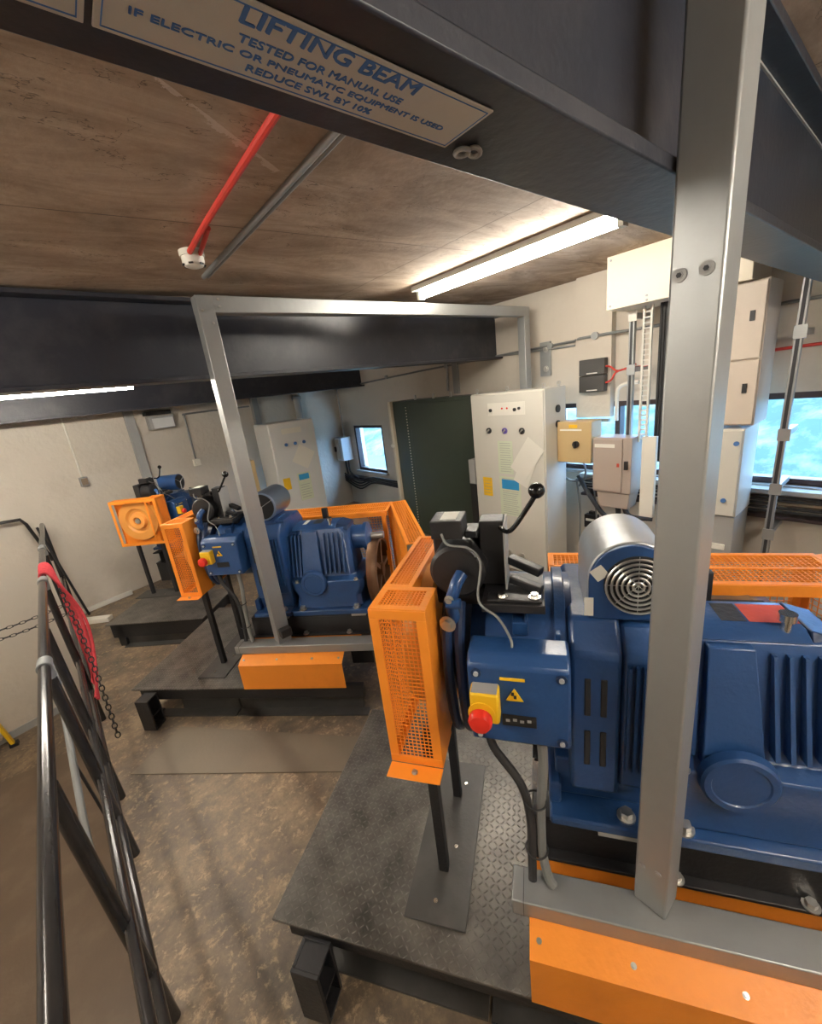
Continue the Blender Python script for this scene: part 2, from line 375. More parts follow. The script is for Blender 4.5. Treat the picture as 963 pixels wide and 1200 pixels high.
def basis(o, x, y):
    x, y = Vector(x).normalized(), Vector(y).normalized(); z = x.cross(y)
    return Matrix(((x.x, y.x, z.x, o[0]), (x.y, y.y, z.y, o[1]), (x.z, y.z, z.z, o[2]), (0, 0, 0, 1)))
V = Vector
#@@STRUCT
# ------------------------------------------------------------------ the room
CZ = 2.76; XB = 3.95
cz = lambda x: 2.645+.03*x               # the ceiling falls slightly to the left
xr = lambda y: -.25-.045*(y-1)           # line of the handrail on the floor's edge
yl = lambda x: 5.88+.26*x                # inner face of the left wall
fl = MB().prism([(xr(-2.3)-.06, -2.3), (4.1, -2.3), (4.1, yl(4.1)+.1), (xr(5.8)-.06, yl(xr(5.8)-.06)+.1)], 'z', -.25, 0).build('floor', 'floor'); struct(fl)
struct(MB().box(-2.8, .6, -2.3, 6.2, -1.15, -1.0).build('floor', 'floor'))
struct(MB().prism([(xr(-2.3), -2.3), (xr(-2.3)+.1, -2.3), (xr(5.8)+.1, 5.7), (xr(5.8), 5.7)], 'z', -1.0, -.25).build('wall_stairwell', 'wall'))
struct(MB().prism([(-2.95, cz(-2.95)), (4.15, cz(4.15)), (4.15, 2.95), (-2.95, 2.95)], 'y', -2.45, 7.3).build('ceiling', 'ceiling'))
struct(MB().prism([(-2.8, yl(-2.8)), (4.15, yl(4.15)), (4.15, yl(4.15)+.15), (-2.8, yl(-2.8)+.15)], 'z', -1.1, CZ).build('wall_left', 'wall'))
wb = MB()
W1 = (5.62, 6.50, .67, 1.47); W2 = (-1.4, 2.45, 1.0, 1.66)
for y0, y1, z0, z1 in ((W1[1], 7.1, 0, CZ), (W1[0], W1[1], 0, W1[2]), (W1[0], W1[1], W1[3], CZ), (W2[1], W1[0], 0, CZ),
                       (W2[0], W2[1], 0, W2[2]), (W2[0], W2[1], W2[3], CZ), (-2.3, W2[0], 0, CZ)):
    wb.box(XB, XB+.2, y0, y1, z0, z1)
struct(wb.build('wall_back', 'wall'))
struct(MB().box(-2.8, 4.15, -2.45, -2.3, -1.1, CZ).build('wall_right', 'wall'))
struct(MB().box(-2.95, -2.8, -2.45, 5.3, -1.1, CZ).build('wall_near', 'wall'))
struct(MB().box(3.87, 3.949, 1.86, 2.19, 1.53, CZ-.001).build('trim_1', 'wall'))
struct(MB().prism([(-2.79, yl(-2.79)-.03), (xr(5.8)-.07, yl(xr(5.8))-.03), (xr(5.8)-.07, yl(xr(5.8))+.001), (-2.79, yl(-2.79))], 'z', -1.0, -.92).build('baseboard_left', 'plastic_grey'))
def window(n, y0, y1, z0, z1, mull, sill=True):
    root = empty('window_%d' % n, (XB+.08, (y0+y1)/2, z0)); root['kind'] = 'structure'; root['_org'] = (XB+.08, (y0+y1)/2, z0)
    f = MB()
    t = .045
    f.box(XB+.01, XB+.10, y0, y1, z0, z0+t).box(XB+.01, XB+.10, y0, y1, z1-t, z1)
    for y in [y0+t/2]+mull+[y1-t/2]: f.box(XB+.01, XB+.10, y-t/2, y+t/2, z0+t, z1-t)
    f.build('window_frame', 'frame_brown', root)
    es = [y0+t/2]+sorted(mull)+[y1-t/2]
    for a, c in zip(es, es[1:]):
        MB().box(XB+.05, XB+.056, a+t/2, c-t/2, z0+t, z1-t).build('pane', 'glass', root)
    if sill: MB().box(XB-.05, XB+.02, y0-.03, y1+.03, z0-.03, z0).build('sill', 'plastic_grey', root)
window(1, *W1, [])
window(2, *W2, [1.83, .95, -.2])
# the hillside and fields outside the windows
struct(MB().box(14, 160, -120, 120, -8.2, -8).build('ground_outside', 'field'))
hb = MB(); g = 44
pts = [[hb.bm.verts.new((38+i*2.4, -70+j*4.2, -8.0 + (11.5*math.sin(min(1, i/12)*PI/2))*(.72+.25*math.sin(j*.5)+.12*math.sin(j*1.7+i))*(1 if i else 0))) for j in range(g)] for i in range(14)]
for i in range(13):
    for j in range(g-1): hb.bm.faces.new((pts[i][j], pts[i+1][j], pts[i+1][j+1], pts[i][j+1]))
struct(hb.build('hillside', 'hill'))

# ------------------------------------------------------------------ steel roof beams
def ibeam(name, p0, p1, wf, z0, z1, tf, tw, label, group=None):
    p0, p1 = V((*p0, 0)), V((*p1, 0)); d = (p1-p0); L = d.length; a = math.atan2(d.y, d.x)
    e = worldthing(name, ((p0.x+p1.x)/2, (p0.y+p1.y)/2, z0), label, 'beam', group)
    R = Matrix.Translation(p0) @ Matrix.Rotation(a, 4, 'Z')
    for nm, bx in (('bottom_flange', (0, L, -wf/2, wf/2, z0, z0+tf)), ('top_flange', (0, L, -wf/2, wf/2, z1-tf, z1)), ('web', (0, L, -tw/2, tw/2, z0+tf, z1-tf))):
        m = MB(); m.M = R; m.box(*bx); m.build(nm, 'beam', e, bevel=.003)
    return e
lb = ibeam('lifting_beam', (-2.8, .408), (XB, .408), .155, 2.29, 2.69, .025, .02, 'dark overhead lifting beam carrying the white notice plates, nearest the camera')
ibeam('roof_beam', (-2.8, 2.50), (XB, 3.21), .2, 2.19, 2.635, .022, .03, 'dark deep roof beam crossing behind the galvanised hoop frame')
ibeam('roof_beam', (-2.8, 5.05), (XB, 6.05), .2, 2.11, 2.66, .022, .03, 'dark roof beam furthest back, partly hidden under the deeper beam')
MB().box(-2.0, XB-.02, .392, .3975, 2.6595, 2.6645).build('weld_seam', 'plastic_grey', lb)
# notice plates under the lifting beam
zs = 2.2895
def plate(x0, x1, lab):
    sp = tag(MB().box(x0, x1, .366, .446, zs-.002, zs).build('sign_plate', 'sign', lb, bevel=.0008), lab)
    m = MB(); t = .0009; i = .0045
    for a in ((x0+i, x1-i, .366+i, .366+i+t), (x0+i, x1-i, .446-i-t, .446-i), (x0+i, x0+i+t, .366+i, .446-i), (x1-i-t, x1-i, .366+i, .446-i)):
        m.box(a[0], a[1], a[2], a[3], zs-.0026, zs-.002)
    m.build('border', 'ink_blue', sp)
    return sp
s1 = plate(.097, .470, 'cream plate with blue LIFTING BEAM wording')
s2 = plate(-.25, .092, 'cream plate at left edge with only its border in view')
for body, y, h, bd, x0, x1 in (('LIFTING BEAM', .3795, .0165, .0006, .189, .367), ('TESTED FOR MANUAL USE', .4020, .0085, .0002, .193, .363),
                        ('IF ELECTRIC OR PNEUMATIC EQUIPMENT IS USED', .4170, .0082, .0002, .118, .437), ('REDUCE SWL BY 10%', .4305, .0080, .0002, .209, .343)):
    text_fit('lettering', body, x0, x1, h, 'ink_blue', s1, basis((x0, y, zs-.0024), (1, 0, 0), (0, -1, 0)), bd)
MB().ring((.495, .44, zs-.004), (0, 0, 1), .009, .003, 20).ring((.510, .432, zs-.004), (.3, 0, 1), .008, .003, 20).build('wire_loop', 'plastic_grey', lb)

# ------------------------------------------------------------------ ceiling fittings
t = worldthing('strip_light', (2.32, 1.82, 2.62), 'lit white fluorescent strip light on the ceiling', 'light')
MB().box(2.25, 2.39, 1.05, 2.59, 2.678, cz(2.25)-.001).build('housing', 'cab_white', t, bevel=.004)
MB().cyl((2.32, 1.09, 2.650), (2.32, 2.55, 2.650), .026, seg=20).build('tube', 'tube_light_soft', t)
MB().box(2.295, 2.345, 1.06, 1.09, 2.62, 2.677).box(2.295, 2.345, 2.55, 2.58, 2.62, 2.677).build('end_cap', 'cab_white', t)
for loc, sx, sy, lab in (((-1.35, 1.7), .035, .76, 'white fluorescent strip light over the stairwell'), ((.9, -1.2), .76, .035, 'unseen strip light added as fill at the near end of the room')):  # the second lamp is an unseen fill light, added to brighten the room
    zc = cz(loc[0]-sx); t = worldthing('strip_light', (*loc, zc-.11), lab, 'light')
    MB().box(loc[0]-sx, loc[0]+sx, loc[1]-sy, loc[1]+sy, zc-.06, zc-.001).build('housing', 'cab_white', t, bevel=.004)
    a, c = ((loc[0], loc[1]-sy+.03), (loc[0], loc[1]+sy-.03)) if sy > sx else ((loc[0]-sx+.03, loc[1]), (loc[0]+sx-.03, loc[1]))
    MB().cyl((*a, zc-.088), (*c, zc-.088), .024, seg=16).build('tube', 'tube_light', t)
t = worldthing('strip_light', (-.55, 3.75, 2.23), 'strip light hanging behind the deep roof beam, seen edge-on at far left', 'light')
MB().box(-1.3, .50, 3.715, 3.785, 2.28, 2.33).build('housing', 'cab_white', t, bevel=.004)
MB().cyl((-1.26, 3.75, 2.25), (.46, 3.75, 2.25), .024, seg=16).build('tube', 'tube_light', t)
MB().cyl((-1.1, 3.75, 2.331), (-1.1, 3.75, cz(-1.1)-.001), .008, seg=8).cyl((.3, 3.75, 2.331), (.3, 3.75, cz(.3)-.001), .008, seg=8).build('hanger', 'galv', t)
t = worldthing('smoke_detector', (.612, 2.10, 2.66), 'cream smoke detector at the end of the red conduit', 'smoke detector')
MB().lathe([(0, .050), (.022, .050), (.024, .05)], (.612, 2.10, cz(.6)), (0, 0, -1)).build('base', 'plastic_white', t)
MB().lathe([(.024, .045), (.045, .045), (.060, .037), (.065, .025), (.065, .0)], (.612, 2.10, cz(.6)), (0, 0, -1)).build('head', 'plastic_white', t)
m = MB()
for k in range(6):
    a = 2*PI*k/6; c = V((.612+.043*math.cos(a), 2.10+.043*math.sin(a), cz(.6)-.056)); m.box(c.x-.009, c.x+.009, c.y-.003, c.y+.003, c.z-.003, c.z+.003, rot=Matrix.Rotation(a+PI/2, 4, 'Z'))
m.build('vent_slot', 'black', t)
t = MB().tube([(.575, .55, cz(.6)-.014), (.578, 1.2, cz(.6)-.014), (.585, 1.75, cz(.6)-.014), (.592, 2.05, cz(.6)-.02)], .011).tube([(.605, 1.80, cz(.6)-.013), (.635, 2.06, cz(.6)-.02)], .009, smooth=False).build('red_conduit', 'conduit_red')
tag(t, 'red painted conduit along the ceiling to the smoke detector', 'conduit')
tag(MB().cyl((.745, .55, cz(.8)-.014), (.742, 2.44, cz(.8)-.014), .011, seg=12).cyl((.770, .55, cz(.8)-.012), (.765, 2.44, cz(.8)-.012), .008, seg=12).build('ceiling_conduit', 'galv'), 'pale grey conduit pair along the ceiling right of the red conduit', 'conduit')

# ------------------------------------------------------------------ wall fittings, left wall
def onwall(x, z, off=.0): return V((x, yl(x)-off, z))
wa = math.atan(.26); wd = V((math.cos(wa), math.sin(wa), 0)); wn = V((math.sin(wa), -math.cos(wa), 0))
def wbox(name, x, z, w_, h, d, mat, parent=None, bevel=.004, off=0.0):
    c = onwall(x, z); m = MB(); m.M = basis(c, wd, (0, 0, 1)); return m.box(-w_/2, w_/2, -h/2, h/2, off+.001, off+d).build(name, mat, parent, bevel=bevel)
t = worldthing('emergency_light', tuple(onwall(.90, 1.95)), 'grey boxy emergency light under the furthest roof beam', 'emergency light')
wbox('housing', .92, 1.95, .30, .16, .09, 'plastic_grey', t); wbox('top_bracket', .90, 2.065, .30, .05, .10, 'black', t); wbox('diffuser', .93, 1.94, .25, .12, .012, 'cab_blueish', t, off=.09)
t = worldthing('wall_socket', tuple(onwall(0.0, 1.42)), 'small worn grey junction box on a drop conduit, left wall', 'junction box')
wbox('box', -.01, 1.42, .075, .10, .045, 'plastic_grey', t); wbox('cover', -.01, 1.42, .06, .075, .004, 'brown_plate', t, off=.045)
a = onwall(-.01, 1.475, -.0); m = MB().cyl(onwall(-.01, 1.475, .014), onwall(-.01, 2.7, .014), .010, seg=10); m.build('drop_conduit', 'plastic_white', t)
t = worldthing('light_switch', tuple(onwall(1.23, 1.37)), 'white wall switch below a grey drop conduit', 'switch')
wbox('back_box', 1.23, 1.37, .09, .09, .04, 'plastic_white', t); wbox('rocker', 1.23, 1.37, .03, .03, .006, 'plastic_white', t, .001, off=.04)
MB().tube([onwall(1.23, 1.42, .02), onwall(1.23, 1.9, .02), onwall(1.235, 1.99, .02), onwall(1.30, 2.01, .02), onwall(2.17, 2.01, .02)], .012).build('drop_conduit', 'cable_grey', t)
t = wbox('cable_trunking', .60, 1.55, .10, 2.05, .05, 'plastic_grey'); tag(t, 'wide grey vertical trunking on the left wall behind the far hoist', 'trunking')
m = MB(); m.M = Matrix(); 
tag(MB().cyl(onwall(3.02, 1.2, .07), onwall(3.02, 2.74, .07), .055, seg=20).lathe([(0, .075), (.05, .075), (.06, .055)], onwall(3.02, 2.02, .07), (0, 0, 1)).build('vent_pipe', 'plastic_grey'), 'fat grey vertical pipe behind the far control cabinet', 'pipe')
tag(wbox('cable_trunking', 2.25, 2.2, .10, 1.0, .06, 'galv'), 'short galvanised trunking dropping behind the far control cabinet', 'trunking')
t = worldthing('bench_trunking', (-.30, 5.55, 0), 'white cable trunking lying on the floor by the handrail end', 'trunking')
MB().bar((-.47, 5.42, .03), (-.18, 5.20, .03), .08, .05).build('body', 'plastic_white', t, bevel=.004)
tag(MB().bar((-.45, 5.66, .03), (.08, 5.80, .03), .04, .05).build('floor_trunking', 'cab_white', None, bevel=.003), 'thin pale trunking along the base of the left wall', 'trunking')

# ------------------------------------------------------------------ handrail on the floor's edge
t = worldthing('handrail', (-.30, 2.5, 0), 'black steel pipe handrail along the edge of the raised floor', 'handrail')
ZT = 1.10
m = MB().tube([(xr(-1.2)-.035, -1.2, ZT), (xr(1)-.033, 1, ZT), (xr(3)-.02, 3, ZT), (xr(5.62), 5.62, ZT-.01)], .0205, 14, smooth=False).build('top_rail', 'rail_black', t)
for z_, r_ in ((.50, .017), (.25, .017)):
    MB().cyl((xr(-1.2), -1.2, z_), (xr(5.62), 5.62, z_), r_, seg=14).build('mid_rail', 'rail_black', t)
for y in (-.6, .55, 1.35, 2.116, 2.54, 3.4, 4.4, 5.62):
    p = MB().cyl((xr(y), y, 0), (xr(y)-.033*max(0, 1-max(0, y-1)/4.6), y, ZT-.012), .0215, seg=16).build('post', 'rail_black', t)
for y in (2.116, 3.4, 4.4):
    ox = -.033*(1-(y-1)/4.6); MB().cyl((xr(y)+ox, y-.035, ZT), (xr(y)+ox, y+.035, ZT), .026, seg=16).cyl((xr(y)+ox, y, ZT-.06), (xr(y)+ox, y, ZT), .025, seg=16).build('clamp', 'cable_grey', t)
MB().tube([(-1.9, yl(-1.9)-.09, 1.22), (-.72, 5.60, 1.20), (-.60, 5.62, 1.19), (-.57, 5.63, 1.13), (xr(5.62)-.02, 5.62, .70)], .016, smooth=False).build('wall_rail', 'rail_black', t)
MB().cyl((-.50, 5.60, 1.08), (-.36, 5.60, 0.0), .012, seg=10).build('end_brace', 'black', t)
# red rope over the rail
m = MB(); y0 = 3.75
for k in range(6):
    o_ = .014*k+.006*(k % 2); a = y0-.05*k
    m.tube([(xr(a)-.035, a, ZT-.16-.02*(k % 3)), (xr(a)-.03, a-.02, ZT-.02), (xr(a)-.01, a-.03, ZT+.036), (xr(a)+.035, a-.05, ZT-.01),
            (xr(a)+.045+o_, a-.16, .80), (xr(a)+.055+o_*.5, a-.30, .50), (xr(a)+.05, a-.34-.02*k, .27+.05*(k % 3))], .0085, 8)
tag(m.build('rope', 'rope_red'), 'faded red rope hung in loops over the far part of the handrail', 'rope')
def link_chain(name, pts, rl, rw, label, mat='black', par=None):
    pts = [V(p) for p in pts]; P = catmull(pts) if len(pts) > 2 else [pts[0].lerp(pts[1], i/12) for i in range(13)]
    L = sum((b_-a_).length for a_, b_ in zip(P, P[1:])); n_ = int(L/(rl*1.55)); m = MB()
    def at(s_):
        for a_, b_ in zip(P, P[1:]):
            l = (b_-a_).length
            if s_ <= l: return a_.lerp(b_, s_/l), (b_-a_).normalized()
            s_ -= l
        return P[-1], (P[-1]-P[-2]).normalized()
    for i in range(n_):
        c, d = at((i+.5)*L/n_); u_ = d.cross(V((0, 0, 1))); u_ = u_.normalized() if u_.length > .05 else V((1, 0, 0)); v_ = d.cross(u_)
        s_ = u_ if i % 2 else v_
        q = [c+d*rl*math.cos(2*PI*j/10)+s_*rw*math.sin(2*PI*j/10) for j in range(10)]
        m.tube(q, rw*.28, 6, False, True)
    o_ = m.build(name, mat); tag(o_, label, 'chain'); return o_
link_chain('chain', [(xr(3.3)+.05, 3.30, 1.05), (xr(3.2)+.075, 3.15, .75), (xr(3.1)+.08, 3.0, .45), (xr(3)+.07, 2.92, .12)], .020, .013, 'dark hoist chain hanging down the handrail beside the red rope')
link_chain('barrier_chain', [(xr(4.4)-.03, 4.4, .58), (-.9, 4.45, .53), (-1.9, 4.6, .56)], .026, .011, 'thin dark barrier chain across the stairs, upper of the pair')
link_chain('barrier_chain', [(xr(4.4)-.03, 4.4, .50), (-.9, 4.45, .455), (-1.9, 4.6, .48)], .026, .011, 'thin dark barrier chain across the stairs, lower of the pair')
t = worldthing('stair_rail', (-.42, 2.7, 0), 'short worn grey stair rail ending in an elbow beyond the handrail', 'handrail')
MB().tube([(-.43, 3.3, .84), (-.42, 2.74, .564), (-.42, 2.17, .30), (-.425, 2.10, .22), (-.44, 2.14, .12)], .016, smooth=False).build('rail', 'cable_grey', t)
MB().bar((-.42, 2.45, .41), (xr(2.45)-.07, 2.45, -.10), .012).bar((-.425, 3.1, .73), (xr(3.1)-.07, 3.1, -.10), .012).build('bracket', 'black', t)
# step ladder foot, lower floor
t = worldthing('step_ladder', (-1.5, 5.35, -1.0), 'yellow step ladder foot at the left edge on the lower floor', 'ladder')
MB().bar((-1.27, 5.38, -.98), (-1.40, 5.38, -.1), .05, .03).build('stile', 'yellow', t, bevel=.004)
MB().bar((-1.75, 5.30, -.98), (-1.70, 5.34, -.1), .05, .03).build('stile', 'yellow', t, bevel=.004)
for z_ in (-.86, -.58, -.3): MB().box(-1.72, -1.30-(z_+.98)*.148, 5.33, 5.40, z_, z_+.025).build('tread', 'steel', t)
MB().box(-1.30, -1.23, 5.35, 5.41, -1.0, -.965).build('rubber_foot', 'black_rubber', t)
tag(MB().prism([(-1.33, -1.2), (xr(0)-.01, -1.2), (xr(4.9)-.02, 4.75), (-1.45, 4.85)], 'z', -1.0, -.985).build('floor_sheet', 'lino'), 'brown hardboard sheet on the lower floor left of the handrail', 'floor sheet')
tag(MB().prism([(-.26, 2.68), (.69, 1.745), (.90, 1.86), (.054, 2.87)], 'z', 0, .006).build('floor_plate', 'mat'), 'flat dark floor plate between the near and middle hoists', 'floor plate')
#@@MACHINES
# ------------------------------------------------------------------ hoist machines
A1, A2, A3 = math.radians(-55.49), math.radians(-46.3), math.radians(47.07)
FR = {1: ((.0884, 1.201, 0), A1, 1.0), 2: ((-.1416, 3.167, 0), A2, .945), 3: ((.273, 4.182, 0), A3, .885)}
WHO = {1: 'nearest', 2: 'middle', 3: 'furthest'}
def fe(name, i, label, cat, group): return empty(name, *FR[i], label=label, cat=cat, group=group)
def bolt(parent, c, d, r=.012, h=.014, mat='steel', name='bolt'): return MB().hexb(c, d, r, h).build(name, mat, parent)

def platform(i):
    v0, v1, u0, ul = (0, 1.0, 0, .886) if i == 1 else ((0, 1.15, 0, .886) if i == 2 else (-.42, .66, -.10, .55))
    lab = {1: 'raised black chequer plate walkway in the foreground', 2: 'raised black chequer plate walkway of the middle hoist', 3: 'raised dark walkway against the left wall'}[i]
    t = fe('walkway_platform', i, lab, 'platform', 'hoist walkways')
    MB().box(u0, ul, v0, v1, .258, .27).build('tread_plate', 'tread', t, bevel=.003)
    f = MB()
    if i == 3:
        f.box(u0+.02, u0+.06, v0+.03, v1-.03, .10, .257).box(ul-.06, ul-.02, v0+.03, v1-.03, .10, .257).box(u0+.061, ul-.061, v0+.05, v0+.09, .12, .257)
    else:
        f.box(u0+.04, 1.72, v0+.025, v0+.06, .16, .257).box(u0+.04, u0+.08, v0+.061, v1-.03, .16, .257)
        f.box(u0+.081, 1.72, v1-.08, v1-.04, .16, .257)
    f.build('edge_frame', 'black', t, bevel=.003)
    if i == 3:
        sk = MB().box(u0+.05, u0+.07, v0+.05, v1-.05, .01, .10).box(u0-.02, u0+.05, v0+.02, v1-.15, 0, .012)
    else:
        sk = MB().box(.28, .74, .10, .115, .006, .16).box(.75, 1.68, .10, .115, .006, .16).box(.02, .74, .03, .10, 0, .012).box(.75, 1.72, .03, .10, 0, .010)
    sk.build('skirt_plate', 'skirt', t)
    legs = [(.10, -.10)] if i != 3 else [(-.08, .50)]
    for (a, c) in legs + ([(.10, v1-.12), (1.6, v1-.14)] if i != 3 else [(.40, -.3), (.40, .5)]):
        g = MB()
        if (a, c) == legs[0] and i != 3:
            a += .03 if i == 1 else 0
            g.box(a, a+.10, c, c+.012, 0, .245).box(a, a+.10, c+.088, c+.10, 0, .245).box(a, a+.012, c+.012, c+.088, 0, .245)
            g.box(a+.012, a+.10, c+.012, c+.088, .233, .245).box(a+.012, a+.10, c+.012, c+.088, .11, .122).box(a+.012, a+.10, c+.012, c+.088, 0, .012)
            g.box(a-.04, a+.02, c+.11, c+.20, 0.0, .02)
        else: g.box(a, a+.08, c, c+.08, 0, .158 if i != 3 else .257)
        g.build('leg', 'black', t, bevel=.002)
    return t

def handwheel_guard(i):
    lab = {1: 'tall orange mesh guard box on thin black legs, right in the foreground', 2: 'narrow orange mesh guard box beside the middle blue junction box',
           3: 'square orange framed guard showing the large orange handwheel'}[i]
    t = fe('handwheel_guard', i, lab, 'guard', 'orange handwheel guards')
    u0, u1, v0, v1, z0, z1 = .490, .652, .155, .70, .915, 1.44
    T = .004
    # front sheet frame with mesh window
    f = MB(); f.fframe((u0, v0, z0), (1, 0, 0), (0, 0, 1), u1-u0, z1-z0, .028, T)
    f.box(u1-T, u1, v0+T/2, v0+.13, z0, z1).box(u1-.075, u1-.071, v0+.131, v1, z0, z1-.002).box(u0, u1, v0-.055, v0-.003, z0-.004, z0)
    f.box(u1-.075, u1-T, v0+.128, v0+.132, z0, z1-.003)
    f.build('front_panel', 'orange', t, bevel=.0015)
    MB().grid((u0+.026, v0+.002, z0+.026), (1, 0, 0), (0, 0, 1), u1-u0-.052, z1-z0-.052, .0128, .0021).build('front_mesh', 'orange', t)
    f = MB(); f.fframe((u0, v0+.003, z1), (1, 0, 0), (0, 1, 0), u1-u0, .128, .022, T); f.fframe((u0, v0+.131, z1), (1, 0, 0), (0, 1, 0), u1-.071-u0, v1-v0-.131, .016, T)
    f.build('top_panel', 'orange', t, bevel=.001)
    MB().grid((u0+.02, v0+.022, z1-.002), (1, 0, 0), (0, 1, 0), u1-u0-.04, .088, .0115, .0024).grid((u0+.014, v0+.145, z1-.002), (1, 0, 0), (0, 1, 0), .064, v1-v0-.16, .0115, .0024).build('top_mesh', 'orange', t)
    f = MB(); f.fframe((u0, v0+.003, z0), (0, 1, 0), (0, 0, 1), v1-v0-.003, z1-z0-.004, .03, T)
    f.bar((u0, v0+.12, z0+.03), (u0, v0+.12, z1-.03), .022, T, (1, 0, 0)) if i == 3 else None
    f.build('side_frame', 'orange', t, bevel=.0015)
    if i != 3: MB().grid((u0+.002, v0+.03, z0+.03), (0, 1, 0), (0, 0, 1), v1-v0-.06, z1-z0-.06, .0135, .0022).build('side_mesh', 'orange', t)
    f = MB(); f.fframe((u0, v1, z0), (1, 0, 0), (0, 0, 1), u1-.071-u0, z1-z0-.004, .02, T); f.fframe((u0+.001, v0+.004, z0+.002), (1, 0, 0), (0, 1, 0), u1-u0-.006, v1-v0-.006, .02, T)
    f.build('rear_frame', 'orange', t)
    bolt(t, ((u0+u1)/2, v0-.03, z0+.0005), (0, 0, 1), .006, .008, name='screw')
    for vv in (.28, .575):
        MB().box(.553, .587, vv-.017, vv+.017, .278, z0-.001).build('leg', 'black', t, bevel=.002)
    MB().box(.462, .675, .105, .735, .2705, .2775).build('foot_plate', 'skirt', t, bevel=.001)
    for a, c in ((.56, .17), (.60, .36), (.52, .40), (.60, .63)): bolt(t, (a, c, .2776), (0, 0, 1), .005, .005, 'chrome', 'screw')
    return t

def hoist(i):
    lab = {1: 'big blue hoist motor and gearbox in the right foreground', 2: 'blue hoist motor and gearbox behind the galvanised hoop frame', 3: 'small distant blue hoist machine at the left wall'}[i]
    t = fe('hoist_machine', i, lab, 'hoist machine', 'blue hoist machines')
    cv, cz = .46, 1.168                                   # motor axis
    # base beams
    for vv, sg in ((.30, -1), (.66, 1)):
        f = MB().box(.90, 1.90, vv-.08, vv+.04, .52, .532).box(.90, 1.90, vv-.05, vv+.04, .655, .668).box(.90, 1.90, vv-.05, vv-.035, .532, .655)
        bb = f.build('base_beam', 'black', t, bevel=.002)
        f = MB()
        for uu in (1.30, 1.62): f.hexb((uu, vv-.065, .5325), (0, 0, 1), .014, .018)
        f.build('bolt', 'steel', bb)
    MB().box(.93, 1.08, .24, .72, .27, .519).box(1.60, 1.76, .24, .72, .27, .519).build('pedestal', 'black', t, bevel=.003)
    # motor base
    f = MB().box(.95, 1.23, .215, .72, .685, .718).box(.97, 1.22, .30, .62, .718, .86).box(.95, .985, .26, .66, .718, .80)
    mbp = f.build('motor_foot', 'blue', t, bevel=.008)
    bolt(mbp, (1.165, .255, .718), (0, 0, 1), .017, .024)
    tag(MB().box(1.085, 1.20, .22, .70, .6685, .6845).box(1.66, 1.76, .22, .66, .6685, .6845).build('shim', 'steel', t), 'bare steel packing pieces')
    # motor
    f = MB().lathe([(0, .10), (.0, .175), (.03, .20), (.05, .222), (.24, .222), (.24, .238), (.27, .238), (.27, .222), (.29, .222)], (.735, cv, cz), (1, 0, 0), 48)
    mo = f.build('motor_body', 'blue', t, bevel=.002)
    f = MB().box(.862, .905, .275, .32, 1.305, 1.345).prism([(.275, 1.345), (.32, 1.345), (.32, 1.375)], 'x', .895, .905).box(.975, .99, .26, .285, 1.30, 1.325)
    f.build('lifting_lug', 'blue', mo, bevel=.003)
    # square stator frame with slots
    sf = MB(); P = [(cv-.235, .83), (cv+.235, .83), (cv+.235, 1.29), (cv+.17, 1.365), (cv-.17, 1.365), (cv-.235, 1.29)]
    sf.prism(P, 'x', 1.010, 1.135); sf.prism([(a*.94+cv*.06, (z_-1.1)*.93+1.1) for a, z_ in P], 'x', 1.136, 1.25)
    sf = sf.build('stator_frame', 'blue', t, bevel=.012)
    f = MB()
    for a in (1.045, 1.085):
        for z_ in (.93, 1.10): f.box(a, a+.016, cv-.238, cv-.232, z_, z_+.12)
    f.build('vent_slot', 'black_rubber', sf, bevel=.004)
    f = MB()
    for k in range(5): f.box(1.15+.018*k, 1.157+.018*k, cv-.237, cv-.215, .92, 1.26)
    f.build('cooling_fin', 'blue', sf)
    # junction box
    jb = MB().prism([(.135, 1.065), (.24, 1.065), (.24, 1.325), (.165, 1.325), (.135, 1.302)], 'x', .752, 1.006).build('junction_box', 'blue', t, bevel=.008)
    f = MB()
    for a, z_ in ((.776, 1.282), (.984, 1.282), (.776, 1.088), (.984, 1.088)):
        f.cyl((a, .134, z_), (a, .131, z_), .013, seg=20); 
    f.build('corner_boss', 'blue_dark', jb)
    f = MB()
    for a, z_ in ((.776, 1.282), (.984, 1.282), (.776, 1.088), (.984, 1.088)): f.cyl((a, .134, z_), (a, .126, z_), .0065, seg=12)
    f.build('screw', 'screw_bright', jb)
    MB().box(.835, .897, .1325, .1345, 1.266, 1.274).build('label_strip', 'yellow', jb)
    tr = MB().prism([(.848, 1.205), (.892, 1.205), (.870, 1.243)], 'y', .1325, .1345).build('warning_triangle', 'yellow', jb)
    MB().prism([(.871, 1.234), (.863, 1.222), (.869, 1.222), (.865, 1.209), (.877, 1.225), (.871, 1.225), (.875, 1.234)], 'y', .1318, .1328).build('flash_symbol', 'ink', tr) if False else None
    MB().box(.836, .922, .1325, .1345, 1.125, 1.16).build('name_plate', 'black', jb, bevel=.0005)
    if i == 1:
        f = MB()
        for k in range(4): f.box(.845+.018*k, .855+.018*k, .1318, .1326, 1.138+.003*(k % 2), 1.146+.003*(k % 2))
        f.build('plate_marks', 'plastic_grey', jb)
    MB().box(.862, .869, .1310, .1335, 1.222, 1.232).box(.868, .875, .1310, .1335, 1.213, 1.223).build('flash_symbol', 'ink', jb)
    es = MB().box(.762, .834, .088, .1345, 1.165, 1.255).build('emergency_stop', 'yellow', t, bevel=.006)
    MB().box(.766, .830, .092, .130, 1.2552, 1.2562).build('stop_cap', 'plastic_grey', es, bevel=.0003)
    MB().lathe([(0, .016), (.016, .016), (.016, .029), (.030, .0295), (.040, .024), (.043, .012), (.043, 0)], (.790, .088, 1.196), (0, -1, 0), 28).build('push_button', 'red', es)
